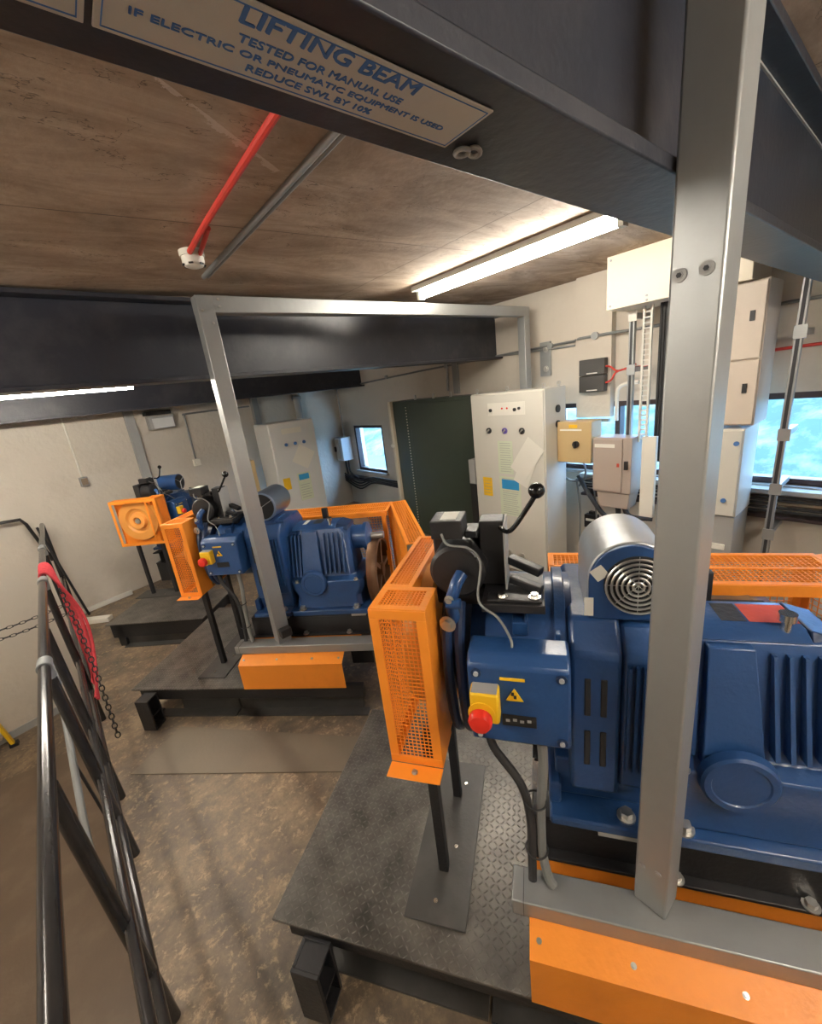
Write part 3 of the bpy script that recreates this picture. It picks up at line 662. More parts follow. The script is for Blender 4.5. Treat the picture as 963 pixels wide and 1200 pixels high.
    MB().cyl((.79, .0885, 1.196), (.79, .0855, 1.196), .034, seg=28).build('button_ring', 'yellow', es)
    # blower on top
    bc = (1.163, 1.468); R = .106
    poly = [(bc[0]-R, 1.362)]+[(bc[0]+R*math.cos(a), bc[1]+R*math.sin(a)) for a in [PI-PI*k/28 for k in range(29)]]+[(bc[0]+R, 1.362)]
    if i == 1:
        bl = tag(MB().prism(poly, 'y', .30, .53).build('blower', 'wrap', t, bevel=.004), 'grey wrapped round blower with a blue front plate')
        MB().prism([((x_-bc[0])*.965+bc[0], (z_-1.362)*.97+1.364) for x_, z_ in poly], 'y', .286, .2995).build('front_plate', 'blue', bl, bevel=.002)
        fz = .285
    else:
        bl = MB().cyl((bc[0], .27, bc[1]+.01), (bc[0], .52, bc[1]+.01), R*.92, seg=48).build('blower', 'blower_steel' if i == 2 else 'blue', t, bevel=.004)
        MB().cyl((bc[0], .269, bc[1]+.01), (bc[0], .2685, bc[1]+.01), R*.80, seg=40).build('dark_opening', 'black_rubber', bl)
        q = MB()
        for k in range(3): q.bar((bc[0], .266, bc[1]+.01), (bc[0]+R*.85*math.cos(.5+k*2.094), .266, bc[1]+.01+R*.85*math.sin(.5+k*2.094)), .012, .004)
        q.build('fan_guard', 'plastic_grey', bl); MB().box(bc[0]-.05, bc[0]+.05, .30, .48, 1.345, 1.37).build('saddle', 'blue', bl)
        fz = .269
    g = MB()
    for k in range(6 if i == 1 else 0): g.ring((bc[0]+.012, fz-.004, bc[1]-.008), (0, 1, 0), .012+.0125*k, .0034, 36, 6)
    for a in range(4 if i == 1 else 0): 
        d = V((math.cos(a*PI/4), 0, math.sin(a*PI/4)))*.078; c = V((bc[0]+.012, fz-.002, bc[1]-.005)); g.cyl(c-d, c+d, .0010, seg=6)
    if i == 1: g.build('grille', 'steel', bl); MB().cyl((bc[0]+.012, fz-.0008, bc[1]-.005), (bc[0]+.012, fz+.0004, bc[1]-.005), .08, seg=36).build('inlet', 'black_rubber', bl)
    if i == 1:
        MB().box(1.050, 1.072, .2842, .2858, 1.372, 1.425).build('maker_label', 'paper', bl)
        MB().box(1.068, 1.102, .2842, .2858, 1.478, 1.512, rot=Matrix.Rotation(-.65, 4, 'Y')).build('rating_label', 'paper', bl)
    MB().box(1.04, 1.27, .31, .47, 1.345, 1.362).build('blower_foot', 'blue', bl, bevel=.003)
    # brake: drum cover, magnet, lever
    br = MB().box(.785, .952, .245, .44, 1.392, 1.418).box(.80, .93, .33, .44, 1.36, 1.392).build('brake', 'black', t, bevel=.003)
    tag(br, 'black brake magnet assembly with release lever')
    MB().lathe([(0, .03), (.0, .070), (.010, .080), (.11, .080), (.118, .072), (.118, .02)], (.714, .30, 1.482), (0, 1, 0), 44).build('magnet_drum', 'black', br)
    MB().box(.625, .80, .405, .47, 1.38, 1.575).box(.63, .795, .37, .44, 1.34, 1.40).build('magnet_housing', 'black', br, bevel=.008)
    f = MB().box(.648, .738, .305, .40, 1.582, 1.636).box(.738, .775, .34, .40, 1.572, 1.592); f = f.build('terminal_box', 'black', br, bevel=.004)
    MB().box(.675, .72, .32, .39, 1.6362, 1.6372).build('box_label', 'paper', f)
    MB().box(.777, .845, .36, .43, 1.418, 1.615).build('column', 'black', br, bevel=.003)
    MB().box(.846, .851, .33, .44, 1.418, 1.61).build('side_plate', 'plastic_grey', br)
    lv = MB().tube([(.838, .35, 1.600), (.860, .315, 1.600), (.885, .305, 1.625), (.935, .312, 1.700)], .0065, 10).build('release_lever', 'black_gloss', br)
    MB().sph((.938, .313, 1.712), .021).build('knob', 'black_gloss', lv)
    f = MB().bar((.86, .35, 1.445), (.945, .31, 1.43), .026, .022).bar((.853, .42, 1.475), (.945, .37, 1.455), .032, .024).box(.80, .945, .255, .30, 1.4185, 1.426)
    f.build('spring_arm', 'black', br, bevel=.004)
    f = MB().hexb((.84, .275, 1.4265), (0, 0, 1), .010, .010).hexb((.925, .275, 1.4265), (0, 0, 1), .011, .012); f.build('bolt', 'chrome', br)
    # brake drum and arms at the motor's end
    MB().lathe([(0, .06), (0, .185), (.045, .185), (.045, .05)], (.672, cv, cz+.02), (1, 0, 0), 44).build('brake_drum', 'blue_dark', t)
    f = MB()
    for s_ in (-1, 1):
        pts = [(.70, cv+s_*.16, 1.39), (.70, cv+s_*.225, 1.30), (.70, cv+s_*.235, 1.15), (.70, cv+s_*.205, 1.0), (.70, cv+s_*.15, .93)]
        for k_ in (-.018, .018): f.tube([(a+k_, b_, c_) for a, b_, c_ in pts], .016, 10)
    ba = f.build('brake_arm', 'blue_dark', t)
    f = MB().tube([(.71, .27, 1.33), (.70, .255, 1.40), (.715, .262, 1.46), (.73, .29, 1.485)], .018, 12).cyl((.69, .238, 1.42), (.73, .238, 1.42), .014)
    f.build('brake_linkage', 'blue', t)
    f = MB().hexb((.693, .222, 1.365), (-.2, -1, 0), .016, .014).hexb((.70, .235, 1.432), (0, -1, 0), .009, .01); f.build('pivot_bolt', 'steel', ba)
    # shaft and hand wheel
    MB().cyl((.53, cv, cz+.02), (.735, cv, cz+.02), .03, seg=24).build('motor_shaft', 'steel', t)
    f = MB().lathe([(0, .10), (0, .125), (-.02, .145), (-.02, .225), (0, .235), (.06, .235), (.07, .225), (.02, .15), (.02, .03), (.0, .03)], (.56, cv, cz+.02), (1, 0, 0), 56)
    f.build('handwheel', 'wheel_orange', t)
    MB().lathe([(0, .035), (-.03, .045), (-.03, .085), (.01, .10), (.02, .1)], (.555, cv, cz+.02), (1, 0, 0), 40).build('wheel_hub', 'orange_pale', t)
    # gearbox
    def sec(z_, u0, u1, v0, v1, c=.03): return [(u0+c, v0, z_), (u1-c, v0, z_), (u1, v0+c, z_), (u1, v1-c, z_), (u1-c, v1, z_), (u0+c, v1, z_), (u0, v1-c, z_), (u0, v0+c, z_)]
    gb = MB().loft([sec(.685, 1.235, 1.79, .215, .66, .01), sec(.722, 1.235, 1.79, .215, .66, .01)]).loft([sec(.7225, 1.26, 1.74, .25, .62), sec(.80, 1.27, 1.73, .27, .61), sec(.87, 1.25, 1.77, .255, .62), sec(.92, 1.25, 1.77, .255, .62), sec(.94, 1.27, 1.70, .30, .61), sec(1.22, 1.30, 1.68, .36, .585), sec(1.262, 1.315, 1.665, .375, .575)])
    gb = gb.build('gearbox', 'blue', t, bevel=.006)
    f = MB().lathe([(0, .094), (.022, .090), (.028, .083), (.028, .068), (.024, .065), (.024, .0)], (1.425, .262, .912), (0, -1, 0), 44)
    f.build('bearing_cover', 'blue', gb)
    # front rib panel slopes with the housing
    f = MB().loft([[(1.345, .262, .93), (1.49, .262, .93), (1.49, .34, .93), (1.345, .34, .93)], [(1.362, .345, 1.255), (1.468, .345, 1.255), (1.468, .42, 1.255), (1.362, .42, 1.255)]])
    f.build('centre_panel', 'blue', gb, bevel=.004)
    f = MB(); 
    for k in range(5): 
        a = 1.508+.033*k
        f.loft([[(a, .272, .97), (a+.011, .272, .97), (a+.011, .36, .97), (a, .36, .97)], [(a, .348, 1.235), (a+.009, .348, 1.235), (a+.009, .43, 1.235), (a, .43, 1.235)]])
    for k in range(6):
        a = 1.185+.028*k
        f.loft([[(a, .285, .95), (a+.010, .285, .95), (a+.010, .42, .95), (a, .42, .95)], [(a+.01, .345, 1.235), (a+.019, .345, 1.235), (a+.019, .44, 1.235), (a+.01, .44, 1.235)]])
    f.build('cooling_rib', 'blue', gb)
    MB().box(1.175, 1.30, .40, .58, .93, 1.24).build('input_housing', 'blue', gb, bevel=.01)
    f = MB().prism([(.37, 1.2625), (.58, 1.2625), (.545, 1.283), (.41, 1.283)], 'x', 1.285, 1.60)
    ld = f.build('gearbox_lid', 'blue', gb, bevel=.003)
    MB().loft([[(1.601, .38, 1.262), (1.68, .38, 1.235), (1.68, .57, 1.235), (1.601, .57, 1.262)], [(1.605, .40, 1.284), (1.675, .40, 1.262), (1.675, .55, 1.262), (1.605, .55, 1.284)]])  .build('inspection_cover', 'blue_dark', gb, bevel=.003)
    if i == 1: MB().box(1.485, 1.598, .435, .53, 1.2835, 1.2842).build('lid_label', 'red_label', gb)
    MB().box(1.42, 1.48, .435, .53, 1.2835, 1.2842).build('data_plate', 'black', gb)
    MB().box(1.345, 1.372, .435, .53, 1.2835, 1.2842).build('serial_label', 'paper', gb)
    MB().cyl((1.555, .41, 1.27), (1.555, .41, 1.315), .013, seg=16).cyl((1.555, .41, 1.308), (1.555, .41, 1.328), .020, seg=24).build('breather_cap', 'chrome', gb)
    f = MB()
    for a in (1.31, 1.70): f.hexb((a, .245, .722), (0, 0, 1), .018, .024)
    f.hexb((1.72, .262, .92), (0, 0, 1), .012, .016).hexb((1.30, .262, .92), (0, 0, 1), .012, .016); f.build('bolt', 'steel', gb)
    MB().box(1.425, 1.465, .63, .66, 1.10, 1.335).box(1.36, 1.62, .635, .665, 1.20, 1.225).build('rear_bracket', 'black', t, bevel=.003)
    # output bearing, shaft, sheave
    MB().lathe([(0, .085), (.10, .085), (.10, .10), (.125, .10), (.13, .085), (.145, .05), (.145, .02)], (1.665, .50, 1.145), (1, 0, 0), 36).build('bearing_housing', 'blue', t)
    MB().cyl((1.80, .50, 1.145), (1.90, .50, 1.145), .026, seg=24).build('output_shaft', 'steel', t)
    f = MB().lathe([(-.035, .215), (-.035, .245), (-.012, .232), (.012, .232), (.035, .245), (.035, .215), (-.035, .215)], (1.83, .50, .88), (1, 0, 0), 48)
    for k in range(5):
        a = 2*PI*k/5; f.bar((1.83, .50, .88), (1.83, .50+.22*math.cos(a), .88+.22*math.sin(a)), .03, .05, (1, 0, 0))
    f.cyl((1.795, .50, .88), (1.865, .50, .88), .05)
    f.build('sheave', 'rust', t)
    sp = [(.70+.30*math.cos(a), .92+.27*math.sin(a)) for a in [PI*k/14 for k in range(15)]]
    MB().prism([(1.49, 1.20), (1.60, 1.215), (1.72, 1.13), (1.70, 1.11), (1.59, 1.19), (1.49, 1.18)], 'y', .68, .90).build('rope_cover', 'brown_plate', t)
    # cables
    f = MB().tube([(.79, .19, 1.063), (.80, .185, .99), (.87, .175, .88), (.895, .165, .76), (.895, .15, .60), (.895, .135, .553)], .0125, 10)
    f.build('flexible_conduit', 'black_rubber', t)
    f = MB().tube([(.93, .19, 1.063), (.935, .185, .95), (.925, .175, .80), (.925, .16, .65), (.94, .14, .575), (.955, .13, .553)], .0135, 10)
    f.build('flexible_conduit', 'cable_grey', t)
    MB().ring((.91, .17, .83), (0, 0, 1), .031, .003, 20, 6).ring((.91, .155, .66), (0, 0, 1), .031, .003, 20, 6).build('cable_tie', 'black_rubber', t)
    MB().tube([(.68, .303, 1.60), (.70, .285, 1.575), (.755, .285, 1.565), (.785, .29, 1.52), (.780, .24, 1.43), (.83, .225, 1.39), (.862, .20, 1.345), (.865, .19, 1.322)], .0036, 8).build('brake_cable', 'cable_grey', t)
    return t

def orange_cover(i):
    lab = {1: 'long orange folded cover along the bottom right under the near steel channel', 2: 'orange folded cover under the middle hoist channel', 3: 'small orange folded cover at the furthest hoist'}[i]
    t = fe('channel_cover', i, lab, 'cover', 'orange channel covers')
    u1 = 2.3 if i == 1 else 1.615
    T = .004
    prof = [(-.004, .262), (-.004, .452), (.078, .4875), (.082, .484), (.0, .449), (.0, .262)]
    MB().prism(prof, 'x', .884, u1).build('cover_sheet', 'orange', t)
    f = MB()
    for a in (.91, 1.15, 1.40, u1-.03): f.hexb((a, .035, .4695), (0, -.4, 1), .005, .006)
    f.build('screw', 'steel', t)
    if i != 3: tag(MB().box(.905, 1.80 if i == 1 else 1.70, .228, .236, .44, .60-.085).build('rear_strip', 'orange', t), 'orange strip behind the channel')
    return t

def steel_frame(i):
    t = fe('galvanised_frame', i, {1: 'tall galvanised post and floor channel in the right foreground', 2: 'galvanised hoop frame standing over the middle hoist'}[i], 'steel frame', 'galvanised frames')
    u1 = 2.2 if i == 1 else 1.86
    o_, a, k = FR[i]; inv = (Matrix.Translation(o_) @ Matrix.Rotation(a, 4, 'Z') @ Matrix.Scale(k, 4)).inverted()
    MB().box(.836, u1, .074, .172, .488, .546).build('floor_channel', 'galv', t, bevel=.004)
    MB().box(.868, .8695, .0735, .1725, .487, .547).build('joint_line', 'black', t)
    if i == 1:
        m = MB(); m.M = inv; m.box(.880, .962, .243, .325, .547, cz(.88)-.001); p = m.build('post', 'galv', t, bevel=.005)
        m = MB(); m.M = inv
        for y_, z_ in ((.268, .70), (.307, .69), (.268, 2.131), (.308, 2.13)): m.cyl((.881, y_, z_), (.8775, y_, z_), .0115 if z_ > 1 else .008, seg=20).cyl((.8775, y_, z_), (.876, y_, z_), .0065 if z_ > 1 else .005, seg=6)
        m.build('bolt', 'plastic_grey', p)
        m = MB(); m.M = inv
        for y_, z_ in ((.268, 2.131), (.308, 2.13)): m.cyl((.8762, y_, z_), (.8752, y_, z_), .0045, seg=6)
        m.build('socket', 'ink', p)
    else:
        HZ = 2.615
        m = MB(); m.M = inv; m.bar((.722, 2.47, .517), (.722, 2.49, 2.575), .085, .085, (0, 1, 0)); p = m.build('post', 'galv', t, bevel=.005)
        m = MB(); m.M = inv; m.bar((.68, 2.49, 2.575-.042), (3.72, 2.66, HZ-.042), .085, .085); m.build('top_bar', 'galv', t, bevel=.005)
        m = MB(); m.M = inv; m.bar((3.73, 2.665, .01), (3.73, 2.665, HZ), .085, .085, (0, 1, 0)); m.build('post', 'galv', t, bevel=.005)
        m = MB(); m.M = inv
        for c in ((.70, 2.446, 2.50), (.74, 2.446, 2.44), (.79, 2.446, 2.52), (.79, 2.448, 2.555), (.71, 2.427, .60), (.74, 2.427, .60)): m.cyl(c, (c[0], c[1]-.006, c[2]), .007, seg=12)
        m.build('rivet', 'steel', p)
        m = MB(); m.M = inv; m.box(.69, .76, 2.375, 2.425, .575, .63); m.build('limit_switch', 'black', t, bevel=.004)
    return t

def rope_guard(i):
    lab = {1: 'orange mesh rope guard behind the nearest blue gearbox', 2: 'orange mesh rope guard around the end of the middle gearbox'}[i]
    t = fe('rope_guard', i, lab, 'guard', 'orange rope guards')
    z0, z1 = .30, 1.25; ua, ub = .975, 1.90; va, vb = .72, .98
    f = MB(); f.fframe((ua, va, z1), (1, 0, 0), (0, 1, 0), ub-ua, vb-va, .022, .005)
    f.bar((ua, (va+vb)/2, z1), (ub, (va+vb)/2, z1), .016, .005)
    if i == 1: f.box(ua+.25, ub, va-.004, va, z1-.04, z1)
    else: f.box(ua, ub, va-.004, va, z1-.035, z1)
    f.build('top_frame', 'orange', t, bevel=.001)
    MB().grid((ua+.02, va+.01, z1-.002), (1, 0, 0), (0, 1, 0), ub-ua-.04, vb-va-.02, .016, .0032).build('top_mesh', 'orange', t)
    f = MB(); f.fframe((ua, vb, z0), (1, 0, 0), (0, 0, 1), ub-ua, z1-z0-.004, .03, .005); f.bar((1.45, vb, z0), (1.45, vb, z1), .03, .005, (0, 1, 0)); f.build('rear_frame', 'orange', t)
    MB().grid((ua+.02, vb+.001, z0+.02), (1, 0, 0), (0, 0, 1), ub-ua-.04, z1-z0-.04, .022, .0028).build('rear_mesh', 'orange', t)
    for a, c in ((ua+.015, va), (ub-.03, va), (ua+.015, vb), (ub-.03, vb)):
        MB().box(a-.015, a+.015, c-.0145, c+.0145, .272 if i == 1 else .272, z1-.006).build('upright', 'orange', t, bevel=.001)
    # side branch coming forward
    ud, vd = 2.16, .02; d = V((ud-ub, vd-vb, 0)); L = d.length; d.normalize(); nrm = V((-d.y, d.x, 0))
    if nrm.x < 0: nrm = -nrm
    b0 = V((ub-.02, vb-.02, 0)); wb_ = .13
    f = MB(); f.fframe(b0+V((0, 0, z1+.001)), d, nrm, L, wb_, .02, .005); f.build('side_top_frame', 'orange', t, bevel=.001)
    MB().grid(b0+d*.02+nrm*.015+V((0, 0, z1)), d, nrm, L-.04, wb_-.03, .016, .0032).build('side_top_mesh', 'orange', t)
    f = MB(); f.fframe(b0+V((0, 0, z0)), d, (0, 0, 1), L, z1-z0, .03, .005)
    f.bar(b0+d*(L*.5)+V((0, 0, z0)), b0+d*(L*.5)+V((0, 0, z1)), .03, .005, nrm); f.build('side_frame', 'orange', t)
    MB().grid(b0+d*.02+V((0, 0, z0+.02)), d, (0, 0, 1), L-.04, z1-z0-.04, .022, .0028).build('side_mesh', 'orange', t)
    return t

for i in (1, 2, 3):
    platform(i); handwheel_guard(i); hoist(i)
    orange_cover(i)
    if i != 3: steel_frame(i); rope_guard(i)
#@@CABINETS
# ------------------------------------------------------------------ control cabinets and boxes on the back wall
FN = basis                                                    # readability
def face(x, y, z): return basis((x, y, z), (0, -1, 0), (0, 0, 1))   # plane facing -X: text runs towards -Y
def eyes(parent, pts):
    m = MB()
    for c in pts: m.cyl(c, (c[0], c[1], c[2]+.012), .010, seg=10).ring((c[0], c[1], c[2]+.030), (1, 0, 0), .016, .004, 16, 6)
    m.build('lifting_eye', 'steel', parent)
# main white control cabinet
t = worldthing('control_cabinet', (3.46, 2.60, 0), 'tall off-white control cabinet with notices, beside the dark green cabinet', 'control cabinet', 'control cabinets')
X0 = 3.28
cb = MB().box(X0+.02, 3.64, 2.165, 3.03, 0.0, 1.855).build('body', 'cab_white', t, bevel=.006)
dr = MB().box(X0, X0+.02, 2.172, 3.022, .08, 1.845).build('door', 'cab_white', t, bevel=.006)
eyes(t, [(3.34, 2.20, 1.855), (3.34, 2.98, 1.855), (3.58, 2.20, 1.855), (3.34, 2.6, 1.855)])
mp_ = MB().box(X0-.004, X0, 2.36, 2.80, 1.64, 1.76).build('meter_panel', 'paper', dr)
m = MB()
for y_ in (2.76, 2.47): m.cyl((X0-.004, y_, 1.69), (X0-.018, y_, 1.69), .016, seg=16)
m.cyl((X0-.004, 2.42, 1.70), (X0-.018, 2.42, 1.70), .013, seg=16).build('knob', 'black', mp_)
m = MB(); m.cyl((X0-.004, 2.62, 1.705), (X0-.010, 2.62, 1.705), .009, seg=12).cyl((X0-.004, 2.56, 1.705), (X0-.010, 2.56, 1.705), .009, seg=12).build('indicator', 'red', mp_)
for y_, mt in ((2.80, 'black'), (2.60, 'purple'), (2.40, 'black')):
    l = MB().lathe([(0, .030), (.012, .030), (.014, .024), (.014, 0)], (X0, y_, 1.49), (-1, 0, 0), 24).build('lock', mt, dr)
    MB().box(X0-.024, X0-.014, y_-.006, y_+.006, 1.47, 1.51, rot=Matrix.Rotation(.8, 4, 'X')).build('handle', 'steel', l)
for y_ in (2.62, 2.45):
    MB().lathe([(0, .028), (.012, .028), (.014, .020), (.014, 0)], (X0, y_, .20), (-1, 0, 0), 24).build('lock', 'steel', dr)
m = MB().lathe([(0, .035), (.010, .035), (.012, .026), (.012, 0)], (3.50, 2.165, 1.66), (0, -1, 0), 24).lathe([(0, .035), (.010, .035), (.012, .026), (.012, 0)], (3.50, 2.165, 1.52), (0, -1, 0), 24); m.build('round_vent', 'black', cb)
def notice(parent, x, y0, y1, z0, z1, mat='paper_green', band=None, lines=8, name='notice'):
    p = MB().box(x-.002, x, y0, y1, z0, z1).build(name, mat, parent); q = MB()
    for k in range(lines):
        zz = z1-(z1-z0)*(k+1)/(lines+1)
        if band and band[0] < zz < band[1]: continue
        q.box(x-.0026, x-.002, y0+(y1-y0)*(.1+.12*random.random()), y1-(y1-y0)*.14, zz-.002, zz+.002)
    q.build('print_lines', 'plastic_grey', p)
    if band: MB().box(x-.003, x-.002, y0+.02, y1-.03, band[0], band[1]).build('blue_band', 'print_blue', p)
    return p
notice(dr, X0, 2.52, 2.70, 1.06, 1.39, lines=13)
notice(dr, X0, 2.44, 2.70, .62, 1.03, band=(.90, 1.0), lines=18)
notice(dr, X0, 2.80, 2.92, .80, 1.00, 'yellow', lines=5, name='warning_label')
pp = MB(); c = V((X0-.010, 2.35, 1.24))
m = MB(); m.M = Matrix.Translation(c) @ Matrix.Rotation(.62, 4, 'X'); m.box(0, .002, -.11, .10, -.20, .17); m.build('loose_paper', 'paper', dr)
m = MB(); m.M = Matrix.Translation(c+V((.004, -.01, -.03))) @ Matrix.Rotation(.42, 4, 'X'); m.box(0, .002, -.09, .08, -.26, .15); m.build('loose_paper', 'paper', dr)
# green cabinet
t = worldthing('green_cabinet', (3.62, 4.0, 0), 'dark green steel cabinet with a riveted hinge line and pale left edge', 'cabinet')
MB().box(3.50, 3.86, 3.10, 4.66, 0, 1.84).build('body', 'green', t, bevel=.004)
MB().box(3.46, 3.86, 4.665, 4.72, 0, 1.845).build('side_panel', 'cab_cream', t, bevel=.004)
m = MB()
for k in range(44): m.cyl((3.50, 4.38, .12+k*.038), (3.492, 4.38, .12+k*.038), .007, seg=8)
m.build('hinge_rivet', 'cab_cream', t)
MB().box(3.485, 3.4995, 3.14, 4.30, .06, 1.80).build('door', 'green', t, bevel=.003)
m = MB()
for y_ in (3.6, 3.9, 4.25): m.box(3.56, 3.58, y_-.012, y_+.012, 1.84, 1.90)
m.build('top_lug', 'steel', t)
MB().sph((3.45, 4.70, 1.25), .03).build('handle', 'plastic_white', t)
t = worldthing('small_drive_unit', (3.40, 3.12, .75), 'small dark grey unit in the gap between green and white cabinets', 'electrical box')
MB().box(3.30, 3.44, 3.05, 3.14, .90, 1.17).build('case', 'plastic_grey', t, bevel=.004); MB().box(3.30, 3.44, 3.05, 3.14, .0, .895).build('lower_case', 'black', t, bevel=.004)
# far control cabinet
t = worldthing('control_cabinet', (2.35, 5.6, 0), 'pale control cabinet with papers taped on, furthest back left of the window', 'control cabinet', 'control cabinets')
c2 = MB().box(2.0, 2.66, 5.42, 5.92, 0, 1.755).build('body', 'cab_blueish', t, bevel=.006)
d2 = MB().box(2.01, 2.65, 5.40, 5.42, .05, 1.75).build('door', 'cab_blueish', t, bevel=.005)
MB().box(2.17, 2.45, 5.396, 5.40, 1.60, 1.67).build('meter_panel', 'paper', d2)
m = MB()
for x_ in (2.20, 2.33, 2.46): m.cyl((x_, 5.40, 1.46), (x_, 5.385, 1.46), .022, seg=20)
m.build('lock', 'ink_blue', d2)
m = MB(); m.M = Matrix.Translation((2.42, 5.394, 1.26)) @ Matrix.Rotation(.6, 4, 'Y'); m.box(-.13, .12, 0, .002, -.13, .13); m.build('loose_paper', 'paper', d2)
p = MB().box(2.27, 2.46, 5.397, 5.40, .66, 1.05).build('notice', 'paper_green', d2); MB().box(2.29, 2.44, 5.3955, 5.397, .95, 1.03).build('blue_band', 'print_blue', p)
m = MB()
for k in range(6): m.box(2.29, 2.42+.02*(k % 2), 5.3955, 5.397, .70+k*.035, .706+k*.035)
m.build('print_lines', 'plastic_grey', p)
MB().box(2.06, 2.16, 5.397, 5.40, .86, 1.02).build('warning_label', 'yellow', d2)
tag(MB().box(1.72, 1.86, 5.78, 6.0, 0, 1.30).build('tall_box', 'tan', None, bevel=.004), 'tan tall box left of the furthest control cabinet', 'electrical box')
# small box by the far window
t = worldthing('isolator_box', (3.85, 6.6, .8), 'small grey isolator box on the wall left of the small window', 'electrical box')
MB().box(3.72, 3.93, 6.62, 7.0, .86, 1.28).build('case', 'cab_blueish', t, bevel=.006)
MB().box(3.705, 3.72, 6.70, 6.95, .90, 1.25).build('door', 'beige', t, bevel=.004); MB().box(3.68, 3.705, 6.80, 6.86, 1.03, 1.12).build('switch_handle', 'black', t)
MB().cyl((3.88, 6.75, 1.28), (3.88, 6.75, CZ-.01), .012, seg=10).build('drop_conduit', 'galv', t)
# wall conduits
t = worldthing('wall_conduit', (3.93, 4, 2.2), 'long thin grey conduit running along the back wall above the cabinets', 'conduit')
MB().tube([(3.93, 6.85, 2.13), (3.93, 4.5, 2.20), (3.93, 2.25, 2.24), (3.855, 2.15, 2.25), (3.855, 1.85, 2.25), (3.93, 1.75, 2.25), (3.93, -1.5, 2.25)], .012, smooth=False).build('tube', 'cable_grey', t)
MB().tube([(3.93, 3.7, 2.24), (3.93, 2.85, 2.21), (3.93, 2.24, 2.20)], .009, smooth=False).build('branch_tube', 'galv', t)
for y_ in (5.3, 4.0, 2.5): MB().lathe([(0, .028), (-.03, .028), (-.03, 0)], (3.945, y_, 2.18+.015*(6-y_)), (1, 0, 0), 16).build('round_box', 'galv', t)
MB().lathe([(0, .032), (-.03, .032), (-.03, 0)], (3.867, 2.0, 2.25), (1, 0, 0), 20).build('round_box', 'galv', t)
tag(MB().tube([(3.93, 4.0, 1.9), (3.93, 4.0, 2.0), (3.93, 3.98, 2.2), (3.93, 3.98, CZ-.01)], .014).build('drop_conduit', 'galv'), 'grey conduit dropping behind the green cabinet', 'conduit')
tag(MB().box(3.91, 3.948, 3.80, 3.88, 1.86, CZ-.01).build('cable_trunking', 'plastic_grey'), 'flat grey trunking above the green cabinet', 'trunking')
t = worldthing('frame_bracket', (3.93, 2.6, 1.9), 'small bolted galvanised wall bracket beside the hoop frame leg', 'bracket')
MB().box(3.925, 3.948, 2.50, 2.62, 1.95, 2.28).build('plate', 'galv', t, bevel=.003); MB().hexb((3.925, 2.55, 2.21), (-1, 0, 0), .02, .02).hexb((3.925, 2.55, 2.02), (-1, 0, 0), .02, .02).build('bolt', 'steel', t)
# cream box up by the ceiling
t = worldthing('riser_box', (3.55, 1.3, 2.38), 'large cream sheet metal box high under the ceiling by the strip light', 'electrical box')
MB().box(3.42, 3.86, .80, 1.69, 2.385, CZ-.002).build('body', 'cab_cream', t, bevel=.004)
m = MB()
for y_, z_ in ((1.66, 2.41), (1.66, 2.72), (1.40, 2.43), (1.40, 2.40)): m.cyl((3.42, y_, z_), (3.414, y_, z_), .008, seg=10)
m.build('screw', 'plastic_grey', t)
# beige stacked cabinets right of the post
t = worldthing('beige_cabinet', (3.7, .85, 1.5), 'tall beige two-door cabinet right of the near galvanised post', 'cabinet')
MB().box(3.48, 3.80, .72, 1.10, 1.50, 2.384).build('body', 'beige', t, bevel=.005)
for z0, z1 in ((1.51, 1.915), (1.925, 2.375)):
    d = MB().box(3.462, 3.479, .728, 1.092, z0, z1).build('door', 'beige', t, bevel=.004); MB().box(3.455, 3.462, .775, .80, (z0+z1)/2+.0, (z0+z1)/2+.06).build('latch', 'black', d)
t = worldthing('lower_cabinet', (3.7, .9, .8), 'off-white cabinet with a green button under the beige cabinet', 'cabinet')
MB().box(3.45, 3.80, .755, 1.10, .86, 1.48).build('body', 'cab_white', t, bevel=.005); d = MB().box(3.434, 3.449, .763, 1.09, .87, 1.47).build('door', 'cab_white', t, bevel=.004)
MB().cyl((3.434, .79, 1.385), (3.424, .79, 1.385), .016, seg=16).cyl((3.434, .83, .98), (3.424, .83, .98), .016, seg=16).build('lock', 'ink_blue', d)
MB().cyl((3.434, .908, 1.272), (3.420, .908, 1.272), .019, seg=16).build('push_button', 'green_btn', d); MB().box(3.4325, 3.434, .88, .95, 1.32, 1.37).build('label', 'paper', d)
MB().box(3.46, 3.80, .76, 1.09, .02, .85).build('base_box', 'plastic_grey', t, bevel=.004); MB().box(3.445, 3.46, .80, 1.08, .60, .64).build('base_rail', 'paper', t)
# strut frames
def strut(x, y, z0, z1, label, arms, lean=0):
    t = worldthing('slotted_upright', (x, y, z0), label, 'steel frame', 'slotted strut uprights')
    MB().bar((x, y-lean, z0), (x, y, z1), .041, .041, (1, 0, 0)).build('upright', 'galv', t, bevel=.003)
    MB().bar((x-.0215, y-lean, z0+.02), (x-.0215, y, z1-.02), .018, .003, (1, 0, 0)).build('slot', 'ink', t)
    for k, z_ in enumerate(arms):
        yy = y-lean*(1-(z_-z0)/(z1-z0))
        MB().box(x-.030, x-.023, yy-.04, yy+.026, z_-.04, z_+.04).build('fixing_plate', 'cab_white' if k == 0 else 'galv', t, bevel=.002)
        MB().box(x+.021, 3.949, yy-.02, yy+.02, z_-.02, z_+.02).build('wall_arm', 'galv', t, bevel=.002)
strut(3.62, .575, 0.01, 2.42, 'bright slotted steel upright right of the beige cabinet', (2.40, 2.05, 1.42, 1.05, .72), lean=-.03)
strut(3.62, 1.575, 0.01, 2.37, 'slotted steel upright left of the near galvanised post', (2.33, 1.93))
t = worldthing('cable_ladder', (3.6, 1.42, 1.4), 'narrow white cable ladder with dark cables left of the near post', 'cable ladder')
